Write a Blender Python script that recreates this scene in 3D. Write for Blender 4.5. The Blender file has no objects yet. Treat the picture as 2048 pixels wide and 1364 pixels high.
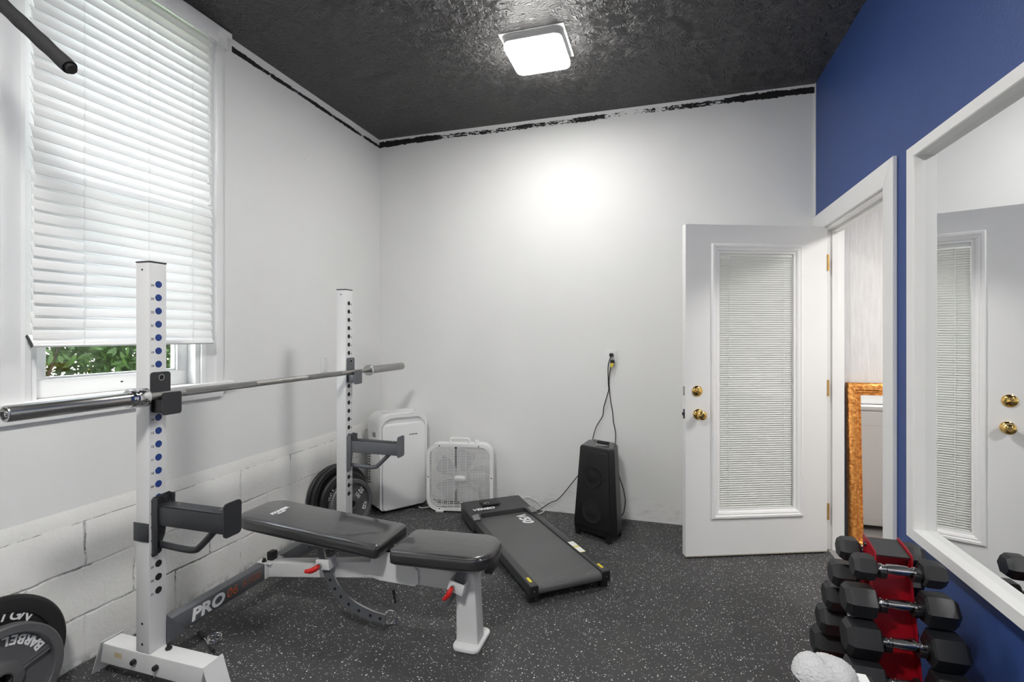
import bpy, bmesh, math, random
from mathutils import Vector, Matrix, noise
random.seed(7)
R = math.radians
PI = math.pi
S = bpy.context.scene
COL = S.collection
MW = {}

# ------------------------------------------------------------------ materials
def new_mat(name):
    m = bpy.data.materials.new(name); m.use_nodes = True
    nt = m.node_tree
    return m, nt, nt.nodes, nt.links, nt.nodes['Principled BSDF']

def mat(name, col, rough=.5, metal=0., bump=0., bscale=200., var=0., vscale=6., spec=.5, coat=0., dirt=None, dscale=30., dth=.72):
    m, nt, N, L, b = new_mat(name)
    b.inputs['Base Color'].default_value = (*col, 1)
    b.inputs['Roughness'].default_value = rough
    b.inputs['Metallic'].default_value = metal
    b.inputs['Specular IOR Level'].default_value = spec
    b.inputs['Coat Weight'].default_value = coat
    tc = N.new('ShaderNodeTexCoord')
    src = None
    if var:
        n = N.new('ShaderNodeTexNoise'); n.inputs['Scale'].default_value = vscale; n.inputs['Detail'].default_value = 6
        L.new(tc.outputs['Object'], n.inputs['Vector'])
        r = N.new('ShaderNodeMapRange'); r.inputs['To Min'].default_value = 1 - var; r.inputs['To Max'].default_value = 1 + var
        L.new(n.outputs['Fac'], r.inputs['Value'])
        mx = N.new('ShaderNodeMix'); mx.data_type = 'RGBA'; mx.blend_type = 'MULTIPLY'; mx.inputs['Factor'].default_value = 1
        mx.inputs['A'].default_value = (*col, 1); L.new(r.outputs['Result'], mx.inputs['B'])
        src = mx.outputs['Result']
    if dirt:
        n = N.new('ShaderNodeTexNoise'); n.inputs['Scale'].default_value = dscale; n.inputs['Detail'].default_value = 8; n.inputs['Roughness'].default_value = .7
        L.new(tc.outputs['Object'], n.inputs['Vector'])
        r = N.new('ShaderNodeMapRange'); r.inputs['From Min'].default_value = dth; r.inputs['From Max'].default_value = dth + .03
        L.new(n.outputs['Fac'], r.inputs['Value'])
        mx = N.new('ShaderNodeMix'); mx.data_type = 'RGBA'
        L.new(r.outputs['Result'], mx.inputs['Factor'])
        if src: L.new(src, mx.inputs['A'])
        else: mx.inputs['A'].default_value = (*col, 1)
        mx.inputs['B'].default_value = (*dirt, 1)
        src = mx.outputs['Result']
    if src: L.new(src, b.inputs['Base Color'])
    if bump:
        n = N.new('ShaderNodeTexNoise'); n.inputs['Scale'].default_value = bscale; n.inputs['Detail'].default_value = 4
        L.new(tc.outputs['Object'], n.inputs['Vector'])
        bp = N.new('ShaderNodeBump'); bp.inputs['Strength'].default_value = bump; bp.inputs['Distance'].default_value = .01
        L.new(n.outputs['Fac'], bp.inputs['Height']); L.new(bp.outputs['Normal'], b.inputs['Normal'])
    return m

class G:
    """small node-graph helper"""
    def __init__(s, nt): s.nt = nt; s.N = nt.nodes; s.L = nt.links
    def _in(s, sock, v):
        if hasattr(v, 'links') or isinstance(v, bpy.types.NodeSocket): s.L.new(v, sock)
        else: sock.default_value = v
    def m(s, op, a, b=0., c=0.):
        n = s.N.new('ShaderNodeMath'); n.operation = op
        s._in(n.inputs[0], a); s._in(n.inputs[1], b); s._in(n.inputs[2], c)
        return n.outputs[0]
    def rng(s, v, a, b, c=0., d=1., smooth=False):
        n = s.N.new('ShaderNodeMapRange')
        if smooth: n.interpolation_type = 'SMOOTHSTEP'
        s._in(n.inputs['Value'], v)
        for k, x in zip(('From Min', 'From Max', 'To Min', 'To Max'), (a, b, c, d)): n.inputs[k].default_value = x
        return n.outputs['Result']
    def noise(s, vec, scale, detail=4., rough=.55, dim='3D'):
        n = s.N.new('ShaderNodeTexNoise'); n.noise_dimensions = dim
        n.inputs['Scale'].default_value = scale; n.inputs['Detail'].default_value = detail; n.inputs['Roughness'].default_value = rough
        if vec is not None: s.L.new(vec, n.inputs['Vector'])
        return n.outputs['Fac']
    def mix(s, f, a, b, mode='MIX'):
        n = s.N.new('ShaderNodeMix'); n.data_type = 'RGBA'; n.blend_type = mode
        s._in(n.inputs['Factor'], f)
        for k, v in (('A', a), ('B', b)):
            if isinstance(v, tuple): n.inputs[k].default_value = (*v, 1)
            else: s.L.new(v, n.inputs[k])
        return n.outputs['Result']
    def pos(s):
        g = s.N.new('ShaderNodeNewGeometry'); return g.outputs['Position']
    def xyz(s, v):
        n = s.N.new('ShaderNodeSeparateXYZ'); s.L.new(v, n.inputs[0]); return n.outputs
    def comb(s, x, y, z):
        n = s.N.new('ShaderNodeCombineXYZ')
        for i, v in enumerate((x, y, z)): s._in(n.inputs[i], v)
        return n.outputs[0]
    def bump(s, h, strength, dist, normal=None):
        n = s.N.new('ShaderNodeBump'); n.inputs['Strength'].default_value = strength; n.inputs['Distance'].default_value = dist
        s.L.new(h, n.inputs['Height'])
        if normal: s.L.new(normal, n.inputs['Normal'])
        return n.outputs['Normal']

def wall_white_mat(axis):
    """white wall paint with ragged black ceiling-paint smears near the top and scuffs near the floor"""
    m, nt, N, L, b = new_mat('wall_white_paint_' + axis)
    g = G(nt); p = g.pos(); x = g.xyz(p)
    a = x[1] if axis == 'y' else x[0]; z = x[2]
    base = (.80, .80, .785)
    broad = g.noise(p, 1.2, 3)
    col = g.mix(g.rng(broad, .3, .7), (.79, .79, .78), (.82, .82, .81))
    # smear band
    lo = g.noise(g.comb(a, 0., 3.), 1.9, 3)
    fine = g.noise(g.comb(a, 0., z), 60, 6, .75)
    dry = g.noise(g.comb(g.m('MULTIPLY', a, .30), 0., z), 95, 6, .72)
    if axis == 'y': c0 = g.m('ADD', 2.990, g.m('MULTIPLY', g.m('SUBTRACT', lo, .5), .012)); hw, gain = .019, .12
    else: c0 = g.m('ADD', 3.008, g.m('MULTIPLY', g.m('SUBTRACT', lo, .5), .030)); hw, gain = .030, -.06
    wgt = g.m('SUBTRACT', 1., g.m('DIVIDE', g.m('ABSOLUTE', g.m('SUBTRACT', z, c0)), hw))
    cov = g.m('ADD', g.m('MULTIPLY', g.m('SUBTRACT', g.noise(g.comb(a, 0., 9.), 4.5, 4, .6), .5), 1.2), gain)
    if axis == 'x': cov = g.m('ADD', cov, g.m('ADD', g.rng(a, .35, .60, 0., .22), g.rng(a, -2.0, -1.5, .16, 0.)))
    val = g.m('ADD', g.m('ADD', dry, g.m('MULTIPLY', fine, .35)), g.m('ADD', cov, g.m('MULTIPLY', g.m('MINIMUM', wgt, .55), .75)))
    mask = g.m('MULTIPLY', g.m('GREATER_THAN', val, .99), g.m('GREATER_THAN', wgt, 0.))
    if axis == 'y': mask = g.m('MULTIPLY', mask, g.m('GREATER_THAN', a, 2.235))
    col = g.mix(mask, col, (.012, .012, .012))
    # scattered specks
    v = N.new('ShaderNodeTexVoronoi'); v.inputs['Scale'].default_value = 2.1; L.new(p, v.inputs['Vector'])
    sp = g.m('LESS_THAN', g.m('ADD', v.outputs['Distance'], g.m('MULTIPLY', fine, .03)), .026)
    col = g.mix(g.m('MULTIPLY', sp, g.m('GREATER_THAN', z, .7)), col, (.08, .08, .08))
    # scuffs by the floor
    sc = g.noise(g.comb(g.m('MULTIPLY', a, .45), 0., g.m('MULTIPLY', z, 2.)), 14, 8, .72)
    low = g.m('MULTIPLY', g.rng(z, .0, .22, 1., 0.), g.rng(sc, .52, .70))
    col = g.mix(g.m('MULTIPLY', low, .75), col, (.30, .29, .27))
    L.new(col, b.inputs['Base Color']); b.inputs['Roughness'].default_value = .62; b.inputs['Specular IOR Level'].default_value = .35
    L.new(g.bump(g.noise(p, 70, 3), .08, .01), b.inputs['Normal'])
    return m

def block_mat():
    m, nt, N, L, b = new_mat('painted_block')
    g = G(nt); p = g.pos(); x = g.xyz(p)
    wob = g.m('MULTIPLY', g.m('SUBTRACT', g.noise(p, 5, 5, .65), .5), .030)
    vec = g.comb(g.m('ADD', g.m('ADD', x[1], -.068), wob), g.m('ADD', g.m('ADD', x[2], 0.), wob), 0.)
    def brick(ms, sm):
        t = N.new('ShaderNodeTexBrick'); t.offset = .5; t.squash = 1
        t.inputs['Scale'].default_value = 1; t.inputs['Mortar Size'].default_value = ms; t.inputs['Mortar Smooth'].default_value = sm
        t.inputs['Brick Width'].default_value = .4; t.inputs['Row Height'].default_value = .2
        L.new(vec, t.inputs['Vector']); return t.outputs['Fac']
    below = g.m('LESS_THAN', x[2], .594)
    vis = g.rng(g.noise(p, 3.2, 4, .6), .38, .62, .12, 1.)
    f1 = brick(.0040, .3); f2 = g.m('MULTIPLY', g.m('MULTIPLY', brick(.008, .9), below), vis)
    on = g.rng(g.noise(p, 4.5, 5, .7), .47, .60)
    on2 = g.rng(g.noise(p, 60, 4, .7), .36, .50)
    crack = g.m('MULTIPLY', f1, g.m('MULTIPLY', on, on2))
    col = g.mix(g.rng(g.noise(p, 5, 6, .6), .35, .65), (.74, .735, .71), (.80, .795, .775))
    col = g.mix(g.m('MULTIPLY', f2, .22), col, (.5, .49, .46))
    col = g.mix(g.m('MULTIPLY', g.m('MULTIPLY', crack, below), .9), col, (.11, .105, .10))
    line = g.m('MULTIPLY', g.m('LESS_THAN', g.m('ABSOLUTE', g.m('SUBTRACT', g.m('ADD', x[2], g.m('MULTIPLY', wob, .25)), .592)), .0022), g.rng(g.noise(p, 11, 4, .7), .46, .56))
    col = g.mix(g.m('MULTIPLY', line, .7), col, (.16, .15, .14))
    col = g.mix(g.m('MULTIPLY', g.m('GREATER_THAN', x[2], .595), .30), col, (.55, .545, .53))
    pit = g.m('GREATER_THAN', g.noise(p, 38, 6, .7), .735)
    col = g.mix(g.m('MULTIPLY', pit, .6), col, (.25, .24, .22))
    foot = g.m('MULTIPLY', g.rng(x[2], 0., .05, 1., 0.), g.rng(g.noise(p, 22, 5, .7), .45, .62))
    col = g.mix(g.m('MULTIPLY', foot, .7), col, (.16, .155, .14))
    L.new(col, b.inputs['Base Color']); b.inputs['Roughness'].default_value = .6
    h = g.m('SUBTRACT', g.m('MULTIPLY', g.noise(p, 45, 6, .65), .5), g.m('MULTIPLY', f2, .9))
    L.new(g.bump(h, .55, .012), b.inputs['Normal'])
    return m

def ceiling_mat():
    m, nt, N, L, b = new_mat('black_stomped_ceiling')
    g = G(nt); p = g.pos()
    w = N.new('ShaderNodeTexNoise'); w.inputs['Scale'].default_value = 9; w.inputs['Detail'].default_value = 2; L.new(p, w.inputs['Vector'])
    mx = N.new('ShaderNodeVectorMath'); mx.operation = 'MULTIPLY_ADD'
    L.new(w.outputs['Color'], mx.inputs[0]); mx.inputs[1].default_value = (.25, .25, 0); L.new(p, mx.inputs[2])
    x = g.xyz(mx.outputs[0])
    strand = g.noise(g.comb(g.m('MULTIPLY', x[0], 1.), g.m('MULTIPLY', x[1], 3.6), 0.), 20, 4, .55)
    strand2 = g.noise(g.comb(g.m('MULTIPLY', x[0], 3.4), g.m('MULTIPLY', x[1], 1.), 4.), 19, 4, .55)
    sel = g.rng(g.noise(p, 6, 2), .44, .56)
    h = g.m('ADD', g.m('MULTIPLY', strand, sel), g.m('MULTIPLY', strand2, g.m('SUBTRACT', 1., sel)))
    L.new(g.bump(h, 1., .055), b.inputs['Normal'])
    b.inputs['Base Color'].default_value = (.068, .067, .066, 1); b.inputs['Roughness'].default_value = .38; b.inputs['Specular IOR Level'].default_value = .6
    return m

def floor_mat():
    m, nt, N, L, b = new_mat('flecked_rubber_tile')
    g = G(nt); p = g.pos(); x = g.xyz(p)
    def flecks(scale, th, keep, lift):
        v = N.new('ShaderNodeTexVoronoi'); v.inputs['Scale'].default_value = scale; L.new(p, v.inputs['Vector'])
        c = g.xyz(v.outputs['Color'])
        jit = g.m('MULTIPLY', c[1], th)
        f = g.m('LESS_THAN', g.m('ADD', v.outputs['Distance'], g.m('MULTIPLY', g.noise(p, scale * 2.2, 2), .25)), g.m('ADD', jit, lift))
        return g.m('MULTIPLY', f, g.m('GREATER_THAN', c[0], keep))
    f = g.m('MAXIMUM', flecks(78, .24, .52, .17), flecks(130, .24, .45, .17))
    cloud = g.rng(g.noise(p, 2.2, 5, .6), .3, .7, .75, 1.25)
    base = g.mix(cloud, (.034, .034, .035), (.050, .050, .051))
    dust = g.rng(g.noise(p, 3.1, 6, .65), .5, .75)
    base = g.mix(g.m('MULTIPLY', dust, .35), base, (.075, .074, .070))
    col = g.mix(f, base, (.72, .72, .73))
    def seam(u, v, off):
        T = .875
        q = g.m('FRACT', g.m('DIVIDE', g.m('ADD', v, 10.), .0875))
        tooth = g.m('MULTIPLY', g.m('GREATER_THAN', q, .5), .022)
        d = g.m('FRACT', g.m('DIVIDE', g.m('ADD', g.m('ADD', u, off + 8.75), tooth), T))
        s1 = g.m('LESS_THAN', d, .0022)
        inb = g.m('MULTIPLY', g.m('LESS_THAN', d, .025), g.m('LESS_THAN', g.m('ABSOLUTE', g.m('SUBTRACT', q, .5)), .018))
        return g.m('MAXIMUM', s1, inb)
    se = g.m('MAXIMUM', seam(x[0], x[1], -.372), seam(x[1], x[0], -2.21))
    se = g.m('MULTIPLY', se, g.rng(g.noise(p, 9, 3), .38, .5))
    col = g.mix(se, col, (.004, .004, .004))
    L.new(col, b.inputs['Base Color'])
    L.new(g.rng(g.noise(p, 5, 4), .3, .7, .50, .66), b.inputs['Roughness'])
    b.inputs['Specular IOR Level'].default_value = .42
    hh = g.m('SUBTRACT', g.noise(p, 240, 3), se)
    L.new(g.bump(hh, .35, .004), b.inputs['Normal'])
    return m

def siding_mat():
    m, nt, N, L, b = new_mat('white_wood_siding')
    g = G(nt); p = g.pos(); x = g.xyz(p)
    gr = g.m('FRACT', g.m('DIVIDE', g.m('ADD', x[0], .025), .2))
    gv = g.m('LESS_THAN', gr, .035)
    grain = g.noise(g.comb(g.m('MULTIPLY', x[0], 6.), 0., g.m('MULTIPLY', x[2], .5)), 9, 7, .65)
    col = g.mix(g.rng(grain, .35, .65), (.66, .645, .62), (.76, .75, .73))
    col = g.mix(g.m('MULTIPLY', gv, .35), col, (.5, .48, .45))
    L.new(col, b.inputs['Base Color']); b.inputs['Roughness'].default_value = .6
    L.new(g.bump(g.m('SUBTRACT', g.m('MULTIPLY', grain, .5), gv), .6, .008), b.inputs['Normal'])
    return m

def plank_mat():
    m, nt, N, L, b = new_mat('grey_wood_plank')
    g = G(nt); p = g.pos(); x = g.xyz(p)
    t = N.new('ShaderNodeTexBrick'); t.inputs['Scale'].default_value = 1; t.inputs['Brick Width'].default_value = .9; t.inputs['Row Height'].default_value = .13
    t.inputs['Mortar Size'].default_value = .0015; t.inputs['Color1'].default_value = (.36, .35, .34, 1); t.inputs['Color2'].default_value = (.46, .45, .43, 1); t.inputs['Mortar'].default_value = (.12, .12, .12, 1)
    L.new(p, t.inputs['Vector'])
    grain = g.noise(g.comb(g.m('MULTIPLY', x[0], .6), g.m('MULTIPLY', x[1], 7.), 0.), 9, 7, .65)
    L.new(g.mix(g.rng(grain, .3, .7), t.outputs['Color'], (.22, .21, .20)), b.inputs['Base Color'])
    b.inputs['Roughness'].default_value = .45
    return m

def ornate_mat():
    m, nt, N, L, b = new_mat('ornate_copper_gold')
    g = G(nt); p = g.pos()
    n1 = g.noise(p, 52, 4, .55); n2 = g.noise(p, 30, 3)
    h = g.m('ADD', g.m('MULTIPLY', n1, .6), n2)
    L.new(g.bump(h, .8, .008), b.inputs['Normal'])
    L.new(g.mix(g.rng(n1, .38, .62), (.55, .19, .035), (.90, .42, .11)), b.inputs['Base Color'])
    b.inputs['Metallic'].default_value = .55; b.inputs['Roughness'].default_value = .38
    return m

def glass_mat():
    m = bpy.data.materials.new('window_glass'); m.use_nodes = True
    nt = m.node_tree; N = nt.nodes; L = nt.links; N.remove(N['Principled BSDF'])
    o = N['Material Output']; t = N.new('ShaderNodeBsdfTransparent'); t.inputs[0].default_value = (.99, .995, .99, 1)
    gl = N.new('ShaderNodeBsdfGlossy'); gl.inputs['Roughness'].default_value = .02
    f = N.new('ShaderNodeLayerWeight'); f.inputs[0].default_value = .5; g = G(nt)
    k = g.m('MULTIPLY_ADD', g.m('POWER', f.outputs['Facing'], 5.), .9, .04)
    mx = N.new('ShaderNodeMixShader'); L.new(k, mx.inputs[0]); L.new(t.outputs[0], mx.inputs[1]); L.new(gl.outputs[0], mx.inputs[2]); L.new(mx.outputs[0], o.inputs[0])
    return m

def emit_mat(name, col, strength):
    m = bpy.data.materials.new(name); m.use_nodes = True
    nt = m.node_tree; b = nt.nodes['Principled BSDF']
    b.inputs['Base Color'].default_value = (.9, .9, .9, 1)
    b.inputs['Emission Color'].default_value = (*col, 1); b.inputs['Emission Strength'].default_value = strength
    return m

def slat_mat():
    m, nt, N, L, b = new_mat('blind_slat_white')
    g = G(nt); p = g.pos(); x = g.xyz(p)
    b.inputs['Base Color'].default_value = (.86, .86, .86, 1); b.inputs['Roughness'].default_value = .4
    grain = g.noise(g.comb(0., g.m('MULTIPLY', x[1], 2.), g.m('MULTIPLY', x[2], 90.)), 6, 4)
    L.new(g.bump(grain, .12, .004), b.inputs['Normal'])
    tr = N.new('ShaderNodeBsdfTranslucent'); tr.inputs[0].default_value = (.95, .95, .93, 1)
    mx = N.new('ShaderNodeMixShader'); mx.inputs[0].default_value = .30
    L.new(b.outputs[0], mx.inputs[1]); L.new(tr.outputs[0], mx.inputs[2]); L.new(mx.outputs[0], N['Material Output'].inputs[0])
    return m

def leaf_mat():
    m, nt, N, L, b = new_mat('shrub_leaf')
    g = G(nt); p = g.pos()
    L.new(g.mix(g.rng(g.noise(p, 9, 4), .35, .65), (.012, .034, .008), (.075, .15, .03)), b.inputs['Base Color'])
    b.inputs['Roughness'].default_value = .45
    tr = N.new('ShaderNodeBsdfTranslucent'); tr.inputs[0].default_value = (.12, .22, .04, 1)
    mx = N.new('ShaderNodeMixShader'); mx.inputs[0].default_value = .3
    L.new(b.outputs[0], mx.inputs[1]); L.new(tr.outputs[0], mx.inputs[2]); L.new(mx.outputs[0], N['Material Output'].inputs[0])
    return m

M = {}
M['wall_y'] = wall_white_mat('y'); M['wall_x'] = wall_white_mat('x'); M['block'] = block_mat(); M['ceil'] = ceiling_mat(); M['floor'] = floor_mat()
M['blue'] = mat('navy_wall_paint', (.030, .068, .235), .5, bump=.1, bscale=90, var=.10, vscale=1.5)
M['trim'] = mat('white_trim_paint', (.82, .82, .815), .35, var=.02, vscale=3, dirt=(.35, .34, .32), dscale=22, dth=.76)
M['door'] = mat('white_door_paint', (.78, .78, .775), .38, var=.02, vscale=2, dirt=(.4, .39, .37), dscale=16, dth=.78)
M['siding'] = siding_mat(); M['plank'] = plank_mat(); M['hallwhite'] = mat('hall_white_paint', (.75, .74, .72), .6, bump=.05)
M['glass'] = glass_mat(); M['slat'] = slat_mat(); M['leaf'] = leaf_mat()
M['miniblind'] = mat('mini_blind_white', (.80, .80, .78), .4)
M['cord_white'] = mat('white_cord', (.85, .85, .84), .5)
M['mirror'] = mat('mirror_silver', (.93, .94, .94), .0, 1.)
M['gold'] = ornate_mat()
M['brass'] = mat('polished_brass', (.80, .53, .17), .12, 1.)
M['hinge'] = mat('worn_brass_hinge', (.62, .37, .12), .38, .8, var=.2, vscale=60)
M['rackwhite'] = mat('white_powder_coat', (.70, .70, .695), .35, var=.04, vscale=8, dirt=(.10, .10, .10), dscale=26, dth=.735)
M['rackgrey'] = mat('grey_powder_coat', (.13, .135, .145), .34, .25, var=.08, vscale=20)
M['rackdark'] = mat('dark_grey_powder_coat', (.036, .038, .042), .36, .2, var=.1, vscale=25)
M['black'] = mat('black_plastic', (.014, .014, .015), .42, bump=.05)
M['blackrub'] = mat('black_rubber', (.016, .016, .018), .5, bump=.12, bscale=300)
M['holeblue'] = mat('blue_hole_disc', (.008, .045, .22), .4)  # flat blue for the discs in the near upright's upper holes
M['holeblack'] = mat('dark_hole', (.006, .006, .007), .7)
M['steel'] = mat('brushed_steel', (.48, .48, .47), .26, 1., var=.08, vscale=40)
M['steelraw'] = mat('worn_knurled_steel', (.42, .415, .40), .36, 1., bump=.3, bscale=900, var=.15, vscale=18)
M['chrome'] = mat('chrome', (.70, .70, .71), .10, 1.)
M['vinyl'] = mat('black_vinyl', (.018, .018, .019), .36, bump=.10, bscale=35, var=.12, vscale=9, coat=.9, spec=.8)
M['red'] = mat('red_plastic', (.62, .018, .016), .35)
M['rackred'] = mat('red_powder_coat', (.33, .005, .014), .32, var=.08, vscale=10)
M['orange'] = mat('orange_print', (.72, .16, .05), .5)
M['whiteprint'] = mat('white_print', (.85, .85, .85), .5)
M['inkprint'] = mat('black_print', (.03, .03, .03), .6)
M['castgrey'] = mat('grey_cast_iron', (.16, .16, .165), .45, .5, bump=.25, bscale=160, var=.12, vscale=20)
M['castblack'] = mat('black_cast_iron', (.014, .014, .015), .45, .1, bump=.12, bscale=140)
M['acwhite'] = mat('glossy_white_plastic', (.82, .82, .815), .28, var=.015)
M['fanwhite'] = mat('white_fan_plastic', (.80, .80, .79), .4)
M['fanshade'] = mat('translucent_fan_blade', (.62, .63, .64), .35)
M['belt'] = mat('treadmill_belt', (.095, .095, .095), .36, bump=.15, bscale=500, var=.18, vscale=4)
M['tmblack'] = mat('treadmill_cover', (.045, .045, .046), .38, bump=.05, bscale=300, var=.1, vscale=10)
M['silver'] = mat('silver_trim', (.28, .28, .28), .42, .5)
M['yellow'] = mat('yellow_sticker', (.75, .60, .03), .5)
M['sticker'] = mat('white_sticker', (.80, .80, .76), .5)
M['speaker'] = mat('speaker_matte_black', (.006, .006, .0065), .45, bump=.1, bscale=600)
M['speakertop'] = mat('speaker_gloss_top', (.035, .036, .038), .22)
M['hex'] = mat('hex_rubber', (.013, .0138, .016), .48, bump=.06, bscale=250, var=.15, vscale=20)
M['lampwhite'] = mat('unpainted_ceiling_patch', (.85, .85, .84), .6, bump=.3, bscale=60)
M['lampbody'] = mat('lamp_housing', (.55, .55, .54), .4)
M['foam'] = mat('black_foam', (.012, .0125, .013), .8, bump=.3, bscale=250)
M['towel'] = mat('grey_plush', (.62, .62, .63), .95, bump=.8, bscale=160, var=.12, vscale=30)
M['greytop'] = mat('grey_panel', (.20, .20, .20), .5)
M['grass'] = mat('lawn_green', (.09, .16, .04), .9, var=.4, vscale=12)

# ------------------------------------------------------------------ mesh helpers
def fr(o, x, y, z=None):
    x = Vector(x).normalized(); y = Vector(y).normalized()
    z = Vector(z).normalized() if z else x.cross(y).normalized()
    m = Matrix.Identity(4)
    for i in range(3): m[i][0] = x[i]; m[i][1] = y[i]; m[i][2] = z[i]; m[i][3] = o[i]
    return m

def box(bm, x0, x1, y0, y1, z0, z1, bev=0., T=None, seg=2):
    r = bmesh.ops.create_cube(bm, size=1)
    vs = r['verts']
    for v in vs:
        v.co = Vector((x0 + (v.co.x + .5) * (x1 - x0), y0 + (v.co.y + .5) * (y1 - y0), z0 + (v.co.z + .5) * (z1 - z0)))
        if T: v.co = T @ v.co
    if bev:
        es = list({e for v in vs for e in v.link_edges})
        bmesh.ops.bevel(bm, geom=es, offset=bev, segments=seg, affect='EDGES', profile=.5)

def loft(bm, rings, cap=True, closed=True):
    V = [[bm.verts.new(p) for p in r] for r in rings]
    n = len(V[0])
    for a, b in zip(V, V[1:]):
        for i in range(n if closed else n - 1):
            j = (i + 1) % n
            bm.faces.new((a[i], a[j], b[j], b[i]))
    if cap:
        bm.faces.new(V[0][::-1]); bm.faces.new(V[-1])
    return V

def prism(bm, pts, z0, z1, T=None, bev=0.):
    """polygon extruded along local z, optional edge rounding by inset rings"""
    T = T or Matrix.Identity(4)
    P = [Vector((p[0], p[1])) for p in pts]
    def ring(ins, z):
        if not ins: return [T @ Vector((p.x, p.y, z)) for p in P]
        out = []
        n = len(P)
        for i in range(n):
            a, b, c = P[i - 1], P[i], P[(i + 1) % n]
            d1 = (b - a).normalized(); d2 = (c - b).normalized()
            nrm = Vector((-(d1.y + d2.y), d1.x + d2.x)); nrm = nrm.normalized() if nrm.length > 1e-9 else Vector((-d1.y, d1.x))
            k = max(.35, nrm.dot(Vector((-d1.y, d1.x))))
            q = b + nrm * (ins / k)
            out.append(T @ Vector((q.x, q.y, z)))
        return out
    if bev:
        s = 1 if z1 > z0 else -1
        rs = []
        for k in (0, 30, 60, 90): rs.append(ring(bev * (1 - math.sin(R(k))), z0 + s * bev * (1 - math.cos(R(k)))))
        for k in (90, 60, 30, 0): rs.append(ring(bev * (1 - math.sin(R(k))), z1 - s * bev * (1 - math.cos(R(k)))))
        loft(bm, rs)
    else: loft(bm, [ring(0, z0), ring(0, z1)])

def rrect(w, h, r, n=6, cx=0., cy=0., rs=None):
    """rounded rectangle ccw; rs = radii (br, tr, tl, bl)"""
    rs = rs or (r, r, r, r); out = []
    for (sx, sy, a0), q in zip(((1, -1, -90), (1, 1, 0), (-1, 1, 90), (-1, -1, 180)), rs):
        x = cx + sx * (w / 2 - q); y = cy + sy * (h / 2 - q)
        for k in range(n + 1):
            a = R(a0 + 90 * k / n); out.append((x + q * math.cos(a), y + q * math.sin(a)))
    return out

def ringprism(bm, outer, inner, z0, z1, T=None):
    """solid ring between two polygons with equal point count"""
    T = T or Matrix.Identity(4); n = len(outer)
    f = lambda p, z: bm.verts.new(T @ Vector((p[0], p[1], z)))
    A = [f(p, z0) for p in outer]; B = [f(p, z1) for p in outer]; C = [f(p, z1) for p in inner]; D = [f(p, z0) for p in inner]
    for i in range(n):
        j = (i + 1) % n
        for a, b in ((A, B), (B, C), (C, D), (D, A)): bm.faces.new((a[i], a[j], b[j], b[i]))

def cyl(bm, p0, p1, r0, r1=None, seg=24, cap=True):
    p0 = Vector(p0); p1 = Vector(p1); r1 = r0 if r1 is None else r1
    d = (p1 - p0).normalized(); u = d.orthogonal().normalized(); v = d.cross(u)
    rg = lambda p, r: [p + (u * math.cos(2 * PI * k / seg) + v * math.sin(2 * PI * k / seg)) * r for k in range(seg)]
    loft(bm, [rg(p0, r0), rg(p1, r1)], cap)

def turn(bm, prof, T=None, seg=40, cap=True):
    """profile [(r, z)] revolved about local z"""
    T = T or Matrix.Identity(4)
    loft(bm, [[T @ Vector((r * math.cos(2 * PI * k / seg), r * math.sin(2 * PI * k / seg), z)) for k in range(seg)] for r, z in prof], cap)

def spline(pts, n=6):
    P = [Vector(p) for p in pts]; P = [2 * P[0] - P[1]] + P + [2 * P[-1] - P[-2]]; out = []
    for i in range(1, len(P) - 2):
        a, b, c, d = P[i - 1:i + 3]
        for k in range(n):
            t = k / n
            out.append(.5 * ((2 * b) + (c - a) * t + (2 * a - 5 * b + 4 * c - d) * t * t + (3 * b - a - 3 * c + d) * t ** 3))
    out.append(P[-2]); return out

def tube(bm, pts, r, seg=10, smooth=0, sec=None, up=None):
    """round (or sec = 2D section) sweep along points"""
    P = spline(pts, smooth) if smooth else [Vector(p) for p in pts]
    rings = []; u = None
    for i, p in enumerate(P):
        d = (P[min(i + 1, len(P) - 1)] - P[max(i - 1, 0)]).normalized()
        if up is not None: v = Vector(up); u = (v.cross(d)).normalized()
        elif u is None: u = d.orthogonal().normalized()
        else: u = (u - d * u.dot(d)).normalized()
        v = d.cross(u)
        rr = r(i / (len(P) - 1)) if callable(r) else r
        if sec: rings.append([p + u * a + v * b for a, b in sec])
        else: rings.append([p + (u * math.cos(2 * PI * k / seg) + v * math.sin(2 * PI * k / seg)) * rr for k in range(seg)])
    loft(bm, rings)

def text(bm, s, size, T, ext=.0006, bold=0., shear=0., align='CENTER', sx=1.):
    c = bpy.data.curves.new('t', 'FONT'); c.body = s; c.size = size; c.extrude = ext; c.offset = bold; c.shear = shear
    c.align_x = align; c.align_y = 'CENTER'; c.resolution_u = 3
    o = bpy.data.objects.new('t', c); COL.objects.link(o)
    dg = bpy.context.evaluated_depsgraph_get(); dg.update()
    me = bpy.data.meshes.new_from_object(o.evaluated_get(dg))
    for v in me.vertices: v.co = T @ Vector((v.co.x * sx, v.co.y, v.co.z + ext))
    bm.from_mesh(me)
    bpy.data.objects.remove(o); bpy.data.curves.remove(c); bpy.data.meshes.remove(me)

def obj(name, bm, m, parent=None, ang=35, w=False, label=None):
    """link a bmesh as ONE mesh object. w = coordinates are world coordinates"""
    if w and parent: bm.transform(MW[parent.name].inverted())
    bmesh.ops.recalc_face_normals(bm, faces=bm.faces[:])
    me = bpy.data.meshes.new(name); bm.to_mesh(me); bm.free()
    for p in me.polygons: p.use_smooth = True
    me.set_sharp_from_angle(angle=R(ang))
    me.materials.append(m)
    o = bpy.data.objects.new(name, me); COL.objects.link(o)
    if parent: o.parent = parent; MW[o.name] = MW[parent.name]
    else: MW[o.name] = Matrix.Identity(4)
    if label: o['label'] = label
    return o

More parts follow.
